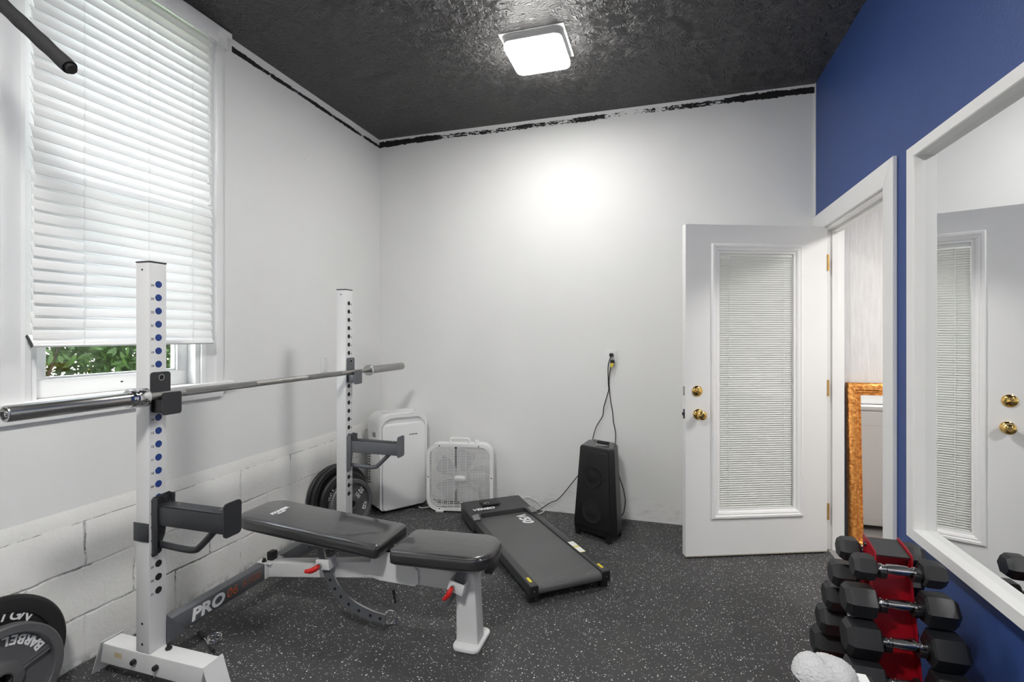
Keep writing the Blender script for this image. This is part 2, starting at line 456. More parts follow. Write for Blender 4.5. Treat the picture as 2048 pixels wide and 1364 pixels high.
def thing(name, label, cat, loc=(0, 0, 0), rz=0., group=None):
    o = bpy.data.objects.new(name, None); COL.objects.link(o); o.empty_display_size = .1
    o.location = loc; o.rotation_euler = (0, 0, rz); o['label'] = label; o['category'] = cat
    if group: o['group'] = group
    MW[o.name] = Matrix.Translation(loc) @ Matrix.Rotation(rz, 4, 'Z')
    return o
def tag(o, label, cat, group=None):
    o['label'] = label; o['category'] = cat
    if group: o['group'] = group
    return o
def struct(o, label=None):
    o['kind'] = 'structure'
    if label: o['label'] = label
    return o
def B(): return bmesh.new()
def qbox(name, m, parent, *a, bev=0., T=None, w=False, label=None):
    b = B(); box(b, *a, bev=bev, T=T); return obj(name, b, m, parent, w=w, label=label)

XL, XR, YB, YF, H = -2.34, .98, 3.77, -2.0, 3.05

# ------------------------------------------------------------------ room shell
struct(qbox('floor', M['floor'], None, XL - .15, XR + .03, YF - .1, YB + .1, -.1, 0), 'black rubber floor tiles with white flecks')
struct(qbox('ceiling', M['ceil'], None, XL - .15, XR + .12, YF - .1, YB + .1, H, H + .1), 'black textured ceiling')
# left wall with the window opening
WY0, WY1, WZ0, WZ1 = 1.29, 2.035, 1.10, 2.96
b = B()
box(b, XL - .15, XL, YF - .1, WY0, 0, H); box(b, XL - .15, XL, WY1, YB, 0, H); box(b, XL - .15, XL, WY0, WY1, 0, WZ0); box(b, XL - .15, XL, WY0, WY1, WZ1, H)
struct(obj('wall_left', b, M['wall_y']), 'white drywall on the window side')
b = B()
prism(b, [(XL + .001, 0), (XL + .03, 0), (XL + .03, .594), (XL + .001, .648)], YF, YB - .001, T=fr((0, 0, 0), (1, 0, 0), (0, 0, 1), (0, 1, 0)))
struct(obj('trim_1', b, M['block']), 'white painted concrete block course along the foot of the window wall')
b = B(); box(b, XL - .15, XR + .12, YB, YB + .12, 0, H); struct(obj('wall_back', b, M['wall_x']), 'white back wall with black paint smears under the ceiling')
DY0, DY1, DZ = 2.675, 3.640, 2.055
b = B()
box(b, XR, XR + .12, YF - .1, DY0, 0, H); box(b, XR, XR + .12, DY1, YB, 0, H); box(b, XR, XR + .12, DY0, DY1, DZ, H)
struct(obj('wall_right', b, M['blue']), 'navy blue wall with the mirror and doorway')
b = B(); box(b, XL - .15, XR + .12, YF - .1, YF, 0, H); struct(obj('wall_front', b, M['hallwhite']), 'white wall behind the viewpoint')
# uneven white cut-in line where the blue paint stops at the back corner
b = B(); box(b, XR - .006, XR - .0005, YB - .012, YB - .0005, 2.165, H - .001); struct(obj('trim_2', b, M['trim']))

# ------------------------------------------------------------------ doorway: jamb, casing, door
b = B()
X0, X1 = XR - .002, XR + .122
box(b, X0, X1, DY1 - .02, DY1, 0, DZ); box(b, X0, X1, DY0, DY0 + .02, 0, DZ); box(b, X0, X1, DY0 + .02, DY1 - .02, DZ - .02, DZ)
box(b, XR + .052, XR + .085, DY1 - .032, DY1 - .02, 0, DZ - .02); box(b, XR + .052, XR + .085, DY0 + .02, DY0 + .032, 0, DZ - .02); box(b, XR + .052, XR + .085, DY0 + .032, DY1 - .032, DZ - .034, DZ - .02)
struct(obj('trim_3', b, M['trim']), 'white door jamb')
b = B()
prism(b, [(2.558, 0), (2.662, 0), (2.662, 2.040), (2.558, 2.150)], 0, .018, T=fr((XR - .0005, 0, 0), (0, 1, 0), (0, 0, 1), (-1, 0, 0)), bev=.003)
struct(obj('trim_4', b, M['trim']), 'white door casing beside the wall mirror')
b = B()
prism(b, [(2.558, 2.150), (2.662, 2.042), (3.765, 2.042), (3.765, 2.150)], 0, .018, T=fr((XR - .0005, 0, 0), (0, 1, 0), (0, 0, 1), (-1, 0, 0)), bev=.003)
struct(obj('trim_5', b, M['trim']), 'white head casing over the doorway')

door = thing('door_1', 'open white door with glass lite and mini blind', 'door', (.135, 3.209, 0), math.atan2(.3712, .9286))
del door['category']; door['kind'] = 'structure'
# local x along the door from free edge to hinge, y into the door thickness, z up
b = B()
W, TH = .918, .045
LX0, LX1, LZ0, LZ1 = .185, .735, .262, 1.905
for a in ((0, W, 0, TH, .015, LZ0), (0, W, 0, TH, LZ1, 2.045), (0, LX0, 0, TH, LZ0, LZ1), (LX1, W, 0, TH, LZ0, LZ1)): box(b, *a)
obj('door_slab', b, M['door'], door)
b = B(); box(b, 0, W, -.001, TH + .001, .010, .016); obj('door_sweep', b, mat('worn_sweep', (.42, .38, .30), .6), door, label='worn wooden bottom edge')
b = B()
def picture(b, x0, x1, z0, z1, w, prof):
    """mitred frame moulding: prof = [(inset, y)]"""
    rings = []
    for ins, y in prof: rings.append([Vector((x0 + ins, y, z0 + ins)), Vector((x1 - ins, y, z0 + ins)), Vector((x1 - ins, y, z1 - ins)), Vector((x0 + ins, y, z1 - ins))])
    V = [[b.verts.new(p) for p in r] for r in rings]
    for A, C in zip(V, V[1:]):
        for i in range(4): b.faces.new((A[i], A[(i + 1) % 4], C[(i + 1) % 4], C[i]))
picture(b, .163, .757, .238, 1.928, .05, [(0, .001), (0, -.008), (.006, -.014), (.018, -.015), (.024, -.009), (.030, -.011), (.040, -.006), (.046, .004), (.056, .006), (.056, .02)])
obj('lite_frame', b, M['trim'], door, ang=20)
qbox('glass_pane', M['glass'], door, .216, .704, .0145, .0175, .292, 1.875)
qbox('rear_glass_pane', M['glass'], door, .19, .73, .036, .039, .27, 1.90)
b = B(); box(b, .221, .705, .019, .034, 1.853, 1.874)
obj('blind_head_rail', b, M['miniblind'], door)
b = B()
for k in range(113):
    z = .302 + k * .01372
    T = Matrix.Translation((0, .027, z)) @ Matrix.Rotation(R(46), 4, 'X')
    box(b, .223, .698, -.0080, .0080, -.0003, .0003, T=T)
obj('mini_blind', b, M['miniblind'], door)
b = B(); box(b, .6438, .6462, .0165, .0175, .30, 1.86); obj('blind_cord', b, M['cord_white'], door)
b = B(); box(b, .2838, .2862, .0165, .0175, .30, 1.86)
for k in range(44): cyl(b, (.285, .0175, 1.84 - k * .006), (.285, .0175, 1.8435 - k * .006), .0018, seg=6)
obj('blind_cord', b, M['cord_white'], door)
def rosette(parent, x, z, knob):
    T = fr((x, 0, z), (1, 0, 0), (0, 0, 1), (0, -1, 0))
    b = B()
    turn(b, [(.0, -.0), (.033, 0), (.033, .004), (.028, .010), (.020, .014), (.0, .015)], T, 32, cap=False)
    if knob:
        turn(b, [(.011, .012), (.011, .030), (.017, .034), (.027, .040), (.029, .050), (.026, .060), (.018, .066), (.010, .067), (.009, .064), (.0, .064)], T, 32, cap=False)
        return obj('door_knob', b, M['brass'], parent)
    box(b, -.017, .017, -.004, .004, .010, .024, bev=.002, T=T @ Matrix.Rotation(R(-28), 4, 'Z'))
    return obj('deadbolt_turn', b, M['brass'], parent)
rosette(door, .080, .882, True); rosette(door, .073, 1.024, False)
qbox('latch_plate', M['rackdark'], door, -.0015, .001, .012, .034, .854, .912)
qbox('latch_bolt', M['rackdark'], door, -.011, 0, .016, .029, .874, .892, bev=.002)
qbox('deadbolt_plate', M['steel'], door, -.0015, .001, .012, .034, .996, 1.052)
for z in (1.82, 1.035, .262):
    b = B(); box(b, W - .0005, W + .0012, .004, TH - .004, z - .05, z + .05)
    cyl(b, (W + .004, -.004, z - .051), (W + .004, -.004, z + .051), .0058, seg=12)
    h = obj('hinge', b, M['hinge'], door)
    for dz, dy in ((.034, .02), (.012, .026), (-.012, .02), (-.034, .026)): b = B(); cyl(b, (W + .001, dy, z + dz), (W + .0022, dy, z + dz), .0035, seg=10); obj('screw', b, M['holeblack'], h)

# ------------------------------------------------------------------ hall beyond the doorway
HX1, HY0, HH = 2.9, .9, 2.45
struct(qbox('floor', M['plank'], None, XR + .03, HX1 + .1, HY0 - .1, YB + .1, -.1, -.001), 'grey wood plank floor beyond the doorway')
struct(qbox('wall_back', M['siding'], None, XR + .12, HX1 + .1, YB, YB + .12, 0, HH), 'white grooved wood siding beyond the doorway')
struct(qbox('wall_right', M['hallwhite'], None, HX1, HX1 + .1, HY0, YB, 0, HH))
struct(qbox('wall_front', M['hallwhite'], None, XR + .12, HX1, HY0 - .1, HY0, 0, HH))
struct(qbox('ceiling', M['hallwhite'], None, XR + .12, HX1 + .1, HY0 - .1, YB + .12, HH, HH + .1))

gm = thing('leaning_mirror', 'mirror in ornate copper-gold frame leaning on white siding beyond the doorway', 'mirror', (1.145, 3.675, 0))
lean = Matrix.Rotation(R(-3.0), 4, 'X')
GW, GH, FW = .50, 1.06, .080
b = B()
prof = [(0, .02), (0, -.010), (.006, -.020), (.022, -.026), (.036, -.020), (.044, -.022), (.052, -.012), (.060, -.012), (.064, -.004), (.080, -.002), (.080, .012)]
rings = [[lean @ Vector((i, y, i)), lean @ Vector((GW - i, y, i)), lean @ Vector((GW - i, y, GH - i)), lean @ Vector((i, y, GH - i))] for i, y in prof]
V = [[b.verts.new(p) for p in r] for r in rings]
for A, C in zip(V, V[1:]):
    for i in range(4): b.faces.new((A[i], A[(i + 1) % 4], C[(i + 1) % 4], C[i]))
gf = obj('mirror_frame', b, M['gold'], gm, ang=50)
b = B()
for k in range(64):
    z = .085 + k * .0141
    for x in (.0765, GW - .0765): bmesh.ops.create_icosphere(b, subdivisions=1, radius=.0042, matrix=lean @ Matrix.Translation((x, -.005, z)))
for k in range(24):
    x = .09 + k * .0141
    for z in (.0765, GH - .0765): bmesh.ops.create_icosphere(b, subdivisions=1, radius=.0042, matrix=lean @ Matrix.Translation((x, -.005, z)))
obj('beading', b, M['gold'], gf)
b = B(); box(b, .078, GW - .078, .004, .008, .078, GH - .078, T=lean); obj('mirror_glass', b, M['mirror'], gm)
b = B(); box(b, .004, GW - .004, .021, .03, .004, GH - .004, T=lean); obj('backing_board', b, M['black'], gm)

wa = thing('washing_machine', 'white washing machine reflected in the leaning gold mirror', 'washing machine', (1.66, 2.79, 0))
b = B(); prism(b, rrect(.66, .66, .03), .03, .86, bev=.008); wb = obj('body', b, M['acwhite'], wa)
b = B(); prism(b, rrect(.665, .665, .035), .862, .90, bev=.016); obj('lid', b, M['acwhite'], wa)
b = B(); ringprism(b, rrect(.50, .68, .05, cx=0, cy=.42), rrect(.49, .67, .045, cx=0, cy=.42), 0, .003, T=fr((0, .330, 0), (-1, 0, 0), (0, 0, 1), (0, 1, 0))); obj('embossed_side_panel', b, M['acwhite'], wa)
b = B(); box(b, -.33, .33, -.33, -.22, .90, 1.02, bev=.02); obj('control_panel', b, M['acwhite'], wa)
for sx in (-1, 1):
    for sy in (-1, 1):
        b = B(); cyl(b, (sx * .28, sy * .28, 0), (sx * .28, sy * .28, .035), .02, seg=14); obj('foot', b, M['black'], wa)

# ------------------------------------------------------------------ window, glass, blind, shrub outside
win = thing('window_1', 'white window with the blind lowered most of the way', 'window', (XL, (WY0 + WY1) / 2, WZ0))
del win['category']; win['kind'] = 'structure'
WX = lambda *a, **k: qbox(*a, w=True, **k)
def casing(y0, y1, z0, z1, vertical=True):
    b = B()
    if vertical:
        w = y1 - y0
        prof = [(0, 0), (w, 0), (w, .014), (w * .86, .020), (w * .80, .012), (w * .42, .012), (w * .36, .020), (w * .12, .024), (0, .018)]
        if y0 > 1.6: prof = [(w - a, c) for a, c in prof][::-1]
        prism(b, prof, z0, z1, T=fr((XL - .001, y0, 0), (0, 1, 0), (1, 0, 0), (0, 0, 1)))
    else: box(b, XL, XL + .024, y0, y1, z0, z1, bev=.004)
    return b
obj('side_casing', casing(1.135, 1.292, 1.11, 2.955), M['trim'], win, w=True)
obj('side_casing', casing(2.033, 2.165, 1.11, 2.955), M['trim'], win, w=True)
b = casing(1.115, 2.185, 2.955, 3.045, False); box(b, XL, XL + .042, 1.10, 2.20, 3.018, 3.046, bev=.004); obj('head_casing', b, M['trim'], win, w=True)
b = B(); box(b, XL - .09, XL + .045, 1.10, 2.215, 1.088, 1.112, bev=.005); obj('window_sill', b, M['trim'], win, w=True)
b = B(); box(b, XL, XL + .018, 1.135, 2.165, 1.03, 1.087, bev=.004); obj('apron', b, M['trim'], win, w=True)
for a in ((1.291, 1.318), (2.008, 2.034)): b = B(); box(b, XL - .14, XL - .002, a[0], a[1], 1.113, 2.959); obj('side_jamb', b, M['trim'], win, w=True)
b = B(); y0, y1 = 1.319, 2.007
for a in ((y0, y1, 1.113, 1.186), (y0, y1, 1.99, 2.03), (y0, y0 + .058, 1.186, 1.99), (y1 - .058, y1, 1.186, 1.99)): box(b, XL - .095, XL - .055, *a, bev=.003)
for a in ((y0, y1, 1.186, 1.196), (y0, y1, 1.98, 1.99), (y0 + .058, y0 + .066, 1.196, 1.98), (y1 - .066, y1 - .058, 1.196, 1.98)): box(b, XL - .09, XL - .066, *a)
sash = obj('lower_sash', b, M['trim'], win, w=True)
WX('glass_pane', M['glass'], sash, XL - .079, XL - .075, y0 + .05, y1 - .05, 1.18, 2.0)
b = B()
for a in ((y0, y1, 1.99, 2.03), (y0, y1, 2.90, 2.955), (y0, y0 + .05, 2.03, 2.90), (y1 - .05, y1, 2.03, 2.90)): box(b, XL - .137, XL - .10, *a, bev=.003)
us = obj('upper_sash', b, M['trim'], win, w=True)
WX('glass_pane', M['glass'], us, XL - .121, XL - .117, y0 + .045, y1 - .045, 2.02, 2.91)
b = B(); box(b, XL - .058, XL - .052, 1.67, 1.678, 1.15, 1.156); obj('sash_lock_screw', b, M['holeblack'], win, w=True)

bl = thing('window_blind', 'white horizontal slat blind lowered over the window', 'blind', (XL + .06, 1.657, 1.33))
BX, BY0, BY1 = XL + .060, 1.268, 2.044
WX('head_rail', M['acwhite'], bl, BX - .034, BX + .030, BY0 - .004, BY1 + .006, 2.945, 2.985, bev=.003)
WX('valance', M['acwhite'], bl, BX + .030, BX + .040, BY0 - .012, BY1 + .014, 2.915, 2.995, bev=.003)
def slat_ring(y, zc, hw, th, tilt, crown):
    out = []
    for s in (1, -1):
        for k in (range(-4, 5) if s > 0 else range(4, -5, -1)):
            a = k / 4 * hw; c = crown * (1 - (k / 4) ** 2) + s * th / 2
            out.append(Vector((BX + a * math.cos(tilt) + c * math.sin(tilt), y, zc - a * math.sin(tilt) + c * math.cos(tilt))))
    return out
zs = [1.383 + k * .0447 for k in range(35)]
b = B()
for i, z in enumerate(zs):
    t = R(68 + random.uniform(-2.0, 2.0)); dz = random.uniform(-.001, .001); s = random.uniform(-.0015, .0015)
    loft(b, [slat_ring(BY0 + random.uniform(-.003, .003), z + dz, .031, .0026, t, .0032), slat_ring(BY1 + random.uniform(-.003, .003), z + dz + s, .031, .0026, t, .0032)])
obj('slat_stack', b, M['slat'], bl, w=True)
b = B(); prism(b, [(-.026, -.006), (.026, -.006), (.026, .004), (.02, .006), (-.02, .006), (-.026, .004)], BY0 - .006, BY1 + .004, T=Matrix.Translation((BX, 0, 1.345)) @ Matrix.Rotation(R(52), 4, 'Y') @ fr((0, 0, 0), (1, 0, 0), (0, 0, 1), (0, 1, 0)))
obj('bottom_rail', b, M['acwhite'], bl, w=True)
b = B(); prism(b, [(-.027, -.007), (.027, -.007), (.027, .005), (.02, .007), (-.02, .007), (-.027, .005)], BY0 - .0085, BY0 - .0055, T=Matrix.Translation((BX, 0, 1.345)) @ Matrix.Rotation(R(52), 4, 'Y') @ fr((0, 0, 0), (1, 0, 0), (0, 0, 1), (0, 1, 0)))
obj('rail_end_cap', b, M['rackdark'], bl, w=True)
for y in (1.435, 1.70, 1.925):
    b = B(); cyl(b, (BX + .019, y, 1.33), (BX + .022, y, 2.945), .0008, seg=6); cyl(b, (BX - .019, y, 1.36), (BX - .022, y, 2.945), .0008, seg=6)
    if y != 1.70:
        for z in zs: box(b, BX + .0130, BX + .0138, y - .0011, y + .0011, z - .029, z - .006)
    obj('ladder_cord', b, M['cord_white'], bl, w=True)
b = B()
for y, z, off in ((1.992, 2.155, 0), (1.999, 2.045, .004)):
    tube(b, [(BX + .044, y - .004, 2.93), (BX + .046, y, 2.7), (BX + .045, y - .003 + off, 2.5), (BX + .046, y, z + .02)], .0011, seg=6, smooth=4)
    turn(b, [(.002, .030), (.004, .026), (.005, .014), (.009, .004), (.008, 0), (0, 0)], Matrix.Translation((BX + .046, y, z - .01)), 12, cap=False)
obj('lift_cord', b, M['cord_white'], bl, w=True)

# shrub outside
sh = thing('shrub', 'leafy green shrub outside the window below the blind', 'shrub', (-4.0, 2.7, -.3))
b = B()
for k in range(26000):
    a = random.uniform(0, 2 * PI); rr = random.random() ** .5
    c = Vector((-4.05 + .50 * rr * math.cos(a), 2.75 + 1.45 * rr * math.sin(a), random.uniform(.2, 2.0)))
    if noise.noise(c * 2.3) < -.45: continue
    s = random.uniform(.022, .05)
    d = Vector((random.gauss(.5, .6), random.gauss(0, .7), random.gauss(.3, .6))).normalized(); u = d.orthogonal().normalized(); u.rotate(Matrix.Rotation(random.uniform(0, 6), 3, d)); v = d.cross(u)
    vs = [b.verts.new(c + u * s * i + v * s * .38 * j + d * kk * s * .12) for i, j, kk in ((-1, 0, 0), (-.2, -1, 1), (.5, -.7, .8), (1, 0, 0), (.5, .7, .8), (-.2, 1, 1))]
    b.faces.new(vs)
obj('foliage', b, M['leaf'], sh, w=True)
b = B()
for k in range(16):
    y = 2.7 + random.uniform(-1.3, 1.3); x = -4.05 + random.uniform(-.4, .4)
    tube(b, [(x, y, -.3), (x + random.uniform(-.1, .1), y + random.uniform(-.1, .1), .6), (x + random.uniform(-.2, .2), y + random.uniform(-.25, .25), 1.7)], lambda t: .014 - .009 * t, seg=6, smooth=3)
obj('stem', b, mat('bark', (.07, .05, .035), .8), sh, w=True)
struct(qbox('floor', M['grass'], None, -14, XL - .3, -6, 14, -.4, -.3), 'lawn outside the window')

# ------------------------------------------------------------------ squat rack
rk = thing('squat_rack', 'white steel squat rack with numbered uprights beside the window wall', 'squat rack', (-1.935, 1.465, 0))
PX0, PX1 = -1.97, -1.90
def rbox(name, m, *a, bev=.004, parent=None, T=None, label=None): return qbox(name, m, parent or rk, *a, bev=bev, w=True, T=T, label=label)
UP = {}
for key, (y0, y1) in {'near': (1.430, 1.501), 'far': (2.677, 2.747)}.items():
    u = rbox('upright', M['rackwhite'], PX0, PX1, y0, y1, .132, 1.650)
    UP[key] = u
    b = B(); box(b, PX0 - .001, PX1 + .001, y0 - .001, y1 + .001, 1.650, 1.656, bev=.002); obj('end_cap', b, M['rackdark'], u, w=True)
    yc = y0 + .0375 if key == 'near' else y0 + .03
    for k in range(24):
        z = 1.567 - k * .0523; blue = key == 'near' and k < 17; sg = -1 if key == 'near' else 1
        b = B(); cyl(b, (PX1 - .003, yc, z), (PX1 + .0006, yc, z), .0135, seg=20); obj('adjustment_hole', b, M['holeblue'] if blue else M['holeblack'], u, w=True, label='blue adjustment hole' if blue else 'dark adjustment hole')
        b = B(); text(b, '%02d' % (24 - k), .0125, fr((PX1 + .0002, yc + sg * .0245, z - .006), (0, 1, 0), (0, 0, 1)), ext=.0002, bold=.0002); obj('hole_number', b, M['inkprint'], u, w=True)
    for z, rr in ((1.622, .004), (.245, .005), (.165, .005)): b = B(); cyl(b, (-1.936, y0 - .0008, z), (-1.936, y0 + .002, z), rr, seg=10); obj('small_hole', b, M['holeblack'], u, w=True)
    # foot with slanted end plates
    ft = B(); prism(ft, [(-2.165, .052), (-1.645, .052), (-1.628, .131), (-2.150, .131)], y0, y0 + .074, T=fr((0, 0, 0), (1, 0, 0), (0, 0, 1), (0, 1, 0)), bev=.004)
    f = obj('base_foot', ft, M['rackwhite'], rk, w=True)
    for sx, xa, xb in ((-1, -2.150, -2.20), (1, -1.628, -1.575)):
        pl = B(); T = fr((0, 0, 0), (1, 0, 0), (0, 0, 1), (0, 1, 0)); t = .004 * sx
        prism(pl, [(xa, .138), (xb, .0), (xb + t, 0), (xa + t, .138)] if sx < 0 else [(xa, .138), (xa + t, .138), (xb + t, 0), (xb, 0)], y0 - .006, y0 + .080, T=T); obj('end_plate', pl, M['rackwhite'], f, w=True)
    for x in (-1.975, -1.86):
        bt = B(); cyl(bt, (x, y0 + .001, .092), (x, y0 - .012, .092), .011, seg=6); cyl(bt, (x, y0 - .010, .092), (x, y0 - .016, .092), .007, seg=12); obj('bolt', bt, M['black'], f, w=True)
    bt = B(); cyl(bt, (-1.86, y0 + .048, .130), (-1.86, y0 + .048, .140), .012, seg=6); cyl(bt, (-1.86, y0 + .048, .138), (-1.86, y0 + .048, .152), .007, seg=12); obj('bolt', bt, M['black'], f, w=True)
    st = B(); box(st, -2.085, -2.045, y0 - .0006, y0 + .001, .088, .108); obj('sticker', st, mat('tan_sticker_' + key, (.55, .47, .30), .6), f, w=True)
# spreader bar with the print
s0 = 1.503; s1 = 2.675
sp = rbox('spreader_bar', M['rackgrey'], -1.952, -1.90, s0, s1, .145, .222, bev=.006)
for y, sg in ((1.502, 1), (2.676, -1)):
    b = B(); prism(b, [(0, .134), (sg * .085, .134), (0, .245)] if sg > 0 else [(0, .134), (0, .245), (sg * .085, .134)], -1.9, -1.896, T=fr((0, y, 0), (0, 1, 0), (0, 0, 1), (1, 0, 0))); obj('gusset_plate', b, M['rackgrey'], rk, w=True)
b = B(); text(b, 'PRO', .070, fr((-1.8995, 1.692, .181), (0, 1, 0), (0, 0, 1)), bold=.0028, shear=.12, sx=1.22); obj('white_lettering', b, M['whiteprint'], sp, w=True)
b = B(); text(b, '06', .056, fr((-1.8995, 1.818, .184), (0, 1, 0), (0, 0, 1)), shear=.12, bold=-.0004, sx=1.15); obj('orange_lettering', b, M['orange'], sp, w=True, label='orange number 06')
b = B(); text(b, 'R500', .048, fr((-1.8995, 1.930, .186), (0, 1, 0), (0, 0, 1)), shear=.12, bold=-.0013, sx=1.1); obj('faded_lettering', b, mat('faded_orange_print', (.48, .11, .04), .5), sp, w=True, label='faded orange lettering R500')
bt = B(); cyl(bt, (-1.9005, 2.34, .175), (-1.899, 2.34, .175), .006, seg=10); obj('bolt_hole', bt, M['holeblack'], sp, w=True)
# J hooks and spotter arms, one of each on both uprights
for key, y0, mt, mk in (('near', 1.430, M['rackdark'], M['rackdark']), ('far', 2.677, M['rackgrey'], M['rackgrey'])):
    y1 = y0 + .071
    b = B(); prism(b, rrect(.080, .156, .012, cx=y0 + .043, cy=1.145), PX1 + .0005, PX1 + .006, T=fr((0, 0, 0), (0, 1, 0), (0, 0, 1), (1, 0, 0)))
    jh = obj('bar_hook', b, mt, rk, w=True)
    b = B(); box(b, PX1 + .006, -1.848, y0 + .012, y0 + .070, 1.066, 1.119, bev=.003); obj('hook_cradle', b, M['black'] if key == 'near' else mk, jh, w=True)
    b = B()
    prism(b, rrect(.078, .088, .010, cx=y0 + .049, cy=1.101), -1.848, -1.842, T=fr((0, 0, 0), (0, 1, 0), (0, 0, 1), (1, 0, 0)))
    obj('hook_lip', b, mt, jh, w=True)
    b = B(); ringprism(b, [(y0 + .043 + .0125 * math.cos(a * PI / 10), 1.201 + .0125 * math.sin(a * PI / 10)) for a in range(20)], [(y0 + .043 + .0095 * math.cos(a * PI / 10), 1.201 + .0095 * math.sin(a * PI / 10)) for a in range(20)], PX1 + .006, PX1 + .009, T=fr((0, 0, 0), (0, 1, 0), (0, 0, 1), (1, 0, 0))); obj('pin_ring', b, M['steel'], jh, w=True)
    b = B(); cyl(b, (PX1 + .004, y0 + .043, 1.201), (PX1 + .0066, y0 + .043, 1.201), .0095, seg=18); obj('pin_hole', b, M['holeblack'], jh, w=True)
    # spotter arm
    b = B()
    prism(b, [(y0 + .010, .505), (y0 + .030, .505), (y0 + .060, .575), (y0 + .088, .735), (y0 + .080, .742), (y0 + .014, .735), (y0 + .008, .72)], PX1 + .0005, PX1 + .004, T=fr((0, 0, 0), (0, 1, 0), (0, 0, 1), (1, 0, 0)))
    box(b, PX1 + .004, PX1 + .030, y0 + .008, y0 + .013, .515, .735, bev=.002); box(b, PX1 + .004, PX1 + .026, y0 + .082, y0 + .087, .66, .738, bev=.002)
    sa = obj('spotter_arm', b, mt, rk, w=True)
    b = B(); box(b, PX1 + .004, -1.542, y0 + .014, y0 + .074, .629, .703, bev=.004); obj('arm_tube', b, mt, sa, w=True)
    b = B(); prism(b, rrect(.080, .128, .016, cx=y0 + .043, cy=.682), -1.5418, -1.5365, T=fr((0, 0, 0), (0, 1, 0), (0, 0, 1), (1, 0, 0))); obj('end_stop', b, mt, sa, w=True)
    b = B(); box(b, PX1 + .03, -1.56, y0 + .016, y0 + .072, .7032, .7062, bev=.001); at = obj('rubber_strip', b, M['blackrub'], sa, w=True)
    b = B(); tube(b, [(PX1 + .004, y0 + .04, .545), (-1.78, y0 + .04, .540), (-1.72, y0 + .04, .543), (-1.69, y0 + .04, .560), (-1.615, y0 + .04, .632)], .0125, seg=14, smooth=5); obj('arm_brace', b, mt, sa, w=True)
    b = B()
    if key == 'near':
        box(b, PX0 - .006, PX1 + .0, y0 - .005, y0 - .001, .566, .638, bev=.001); obj('arm_sleeve', b, mt, sa, w=True)
    else: b.free()
    b = B(); cyl(b, (PX1 + .0042, y0 + .045, .713), (PX1 + .0052, y0 + .045, .713), .016, seg=18); obj('pin_hole', b, M['holeblack'], sa, w=True)
    for x in (-1.81, -1.60): b = B(); cyl(b, (x, y0 + .05, .706), (x, y0 + .05, .7078), .005, seg=10); obj('rivet', b, M['chrome'], sa, w=True)

# ------------------------------------------------------------------ barbell on the hooks
ba = thing('barbell', 'steel barbell resting on the hooks of the squat rack', 'barbell', (-1.868, 2.17, 1.134))
bx, bz = -1.868, 1.1335
b = B(); cyl(b, (bx, 1.38, bz), (bx, 2.90, bz), .0142, seg=24); shf = obj('shaft', b, M['steelraw'], ba, w=True)
b = B()
KN = mat('grey_knurling', (.33, .33, .32), .45, .9, bump=.8, bscale=1400)
for y0, y1 in ((1.55, 1.92), (2.28, 2.58)): b = B(); cyl(b, (bx, y0, bz), (bx, y1, bz), .0147, seg=24); obj('knurling', b, KN, shf, w=True)
shf_end = 1.39
T = lambda y, s: fr((bx, y, bz), (1, 0, 0), (0, 0, s), (0, s, 0))
for yc, ye, s in ((1.322, .972, -1), (2.905, 3.318, 1)):
    b = B(); L_ = abs(ye - yc)
    k = .070 if s < 0 else .038
    turn(b, [(.0145, -k), (.034, -k), (.036, -k + .003), (.036, -k * .42), (.034, -k * .40), (.029, -k * .40), (.029, -k * .28), (.034, -k * .28), (.035, -k * .26), (.035, -.008), (.033, -.005), (.026, -.005), (.026, .0)], T(yc, s), 36, cap=False); obj('collar', b, M['chrome'], ba, w=True)
    b = B(); turn(b, [(.0255, -.005), (.0255, L_ - .004), (.0235, L_), (.0195, L_), (.0185, L_ - .006), (.0185, L_ - .012), (0, L_ - .012)], T(yc, s), 36, cap=False); sl = obj('sleeve', b, M['steel'] if s < 0 else M['steelraw'], ba, w=True)
    b = B(); turn(b, [(.0095, L_ - .012), (.0095, L_ - .004), (.0075, L_ - .004), (.0075, L_ - .012)], T(yc, s), 20, cap=False); obj('end_ring', b, M['chrome'], sl, w=True)

# ------------------------------------------------------------------ weight bench
be = thing('weight_bench', 'adjustable black padded bench on white frame in front of the rack', 'weight bench', (-.80, 2.06, 0))
YC = 2.06
def pad(name, outline, T, th, parent):
    b = B(); prism(b, outline, 0, th, T=T, bev=.021); o = obj(name, b, M['vinyl'], parent, w=True, ang=60)
    P = [Vector((p[0], p[1])) for p in outline]
    def inset(ins, z):
        out = []
        for i in range(len(P)):
            a, q, c = P[i - 1], P[i], P[(i + 1) % len(P)]
            n = Vector((-(c - a).y, (c - a).x)).normalized(); out.append(T @ Vector((q.x + n.x * ins, q.y + n.y * ins, z)))
        return out
    b = B(); r = inset(.0045, th - .008); r.append(r[0]); r.append(r[1]); tube(b, r, .0028, seg=6); obj('piping', b, M['vinyl'], o, w=True)
    r = inset(-.0002, .012); b = B(); r.append(r[0]); r.append(r[1]); tube(b, r, .0012, seg=5); obj('seam', b, M['holeblack'], o, w=True)
    return o
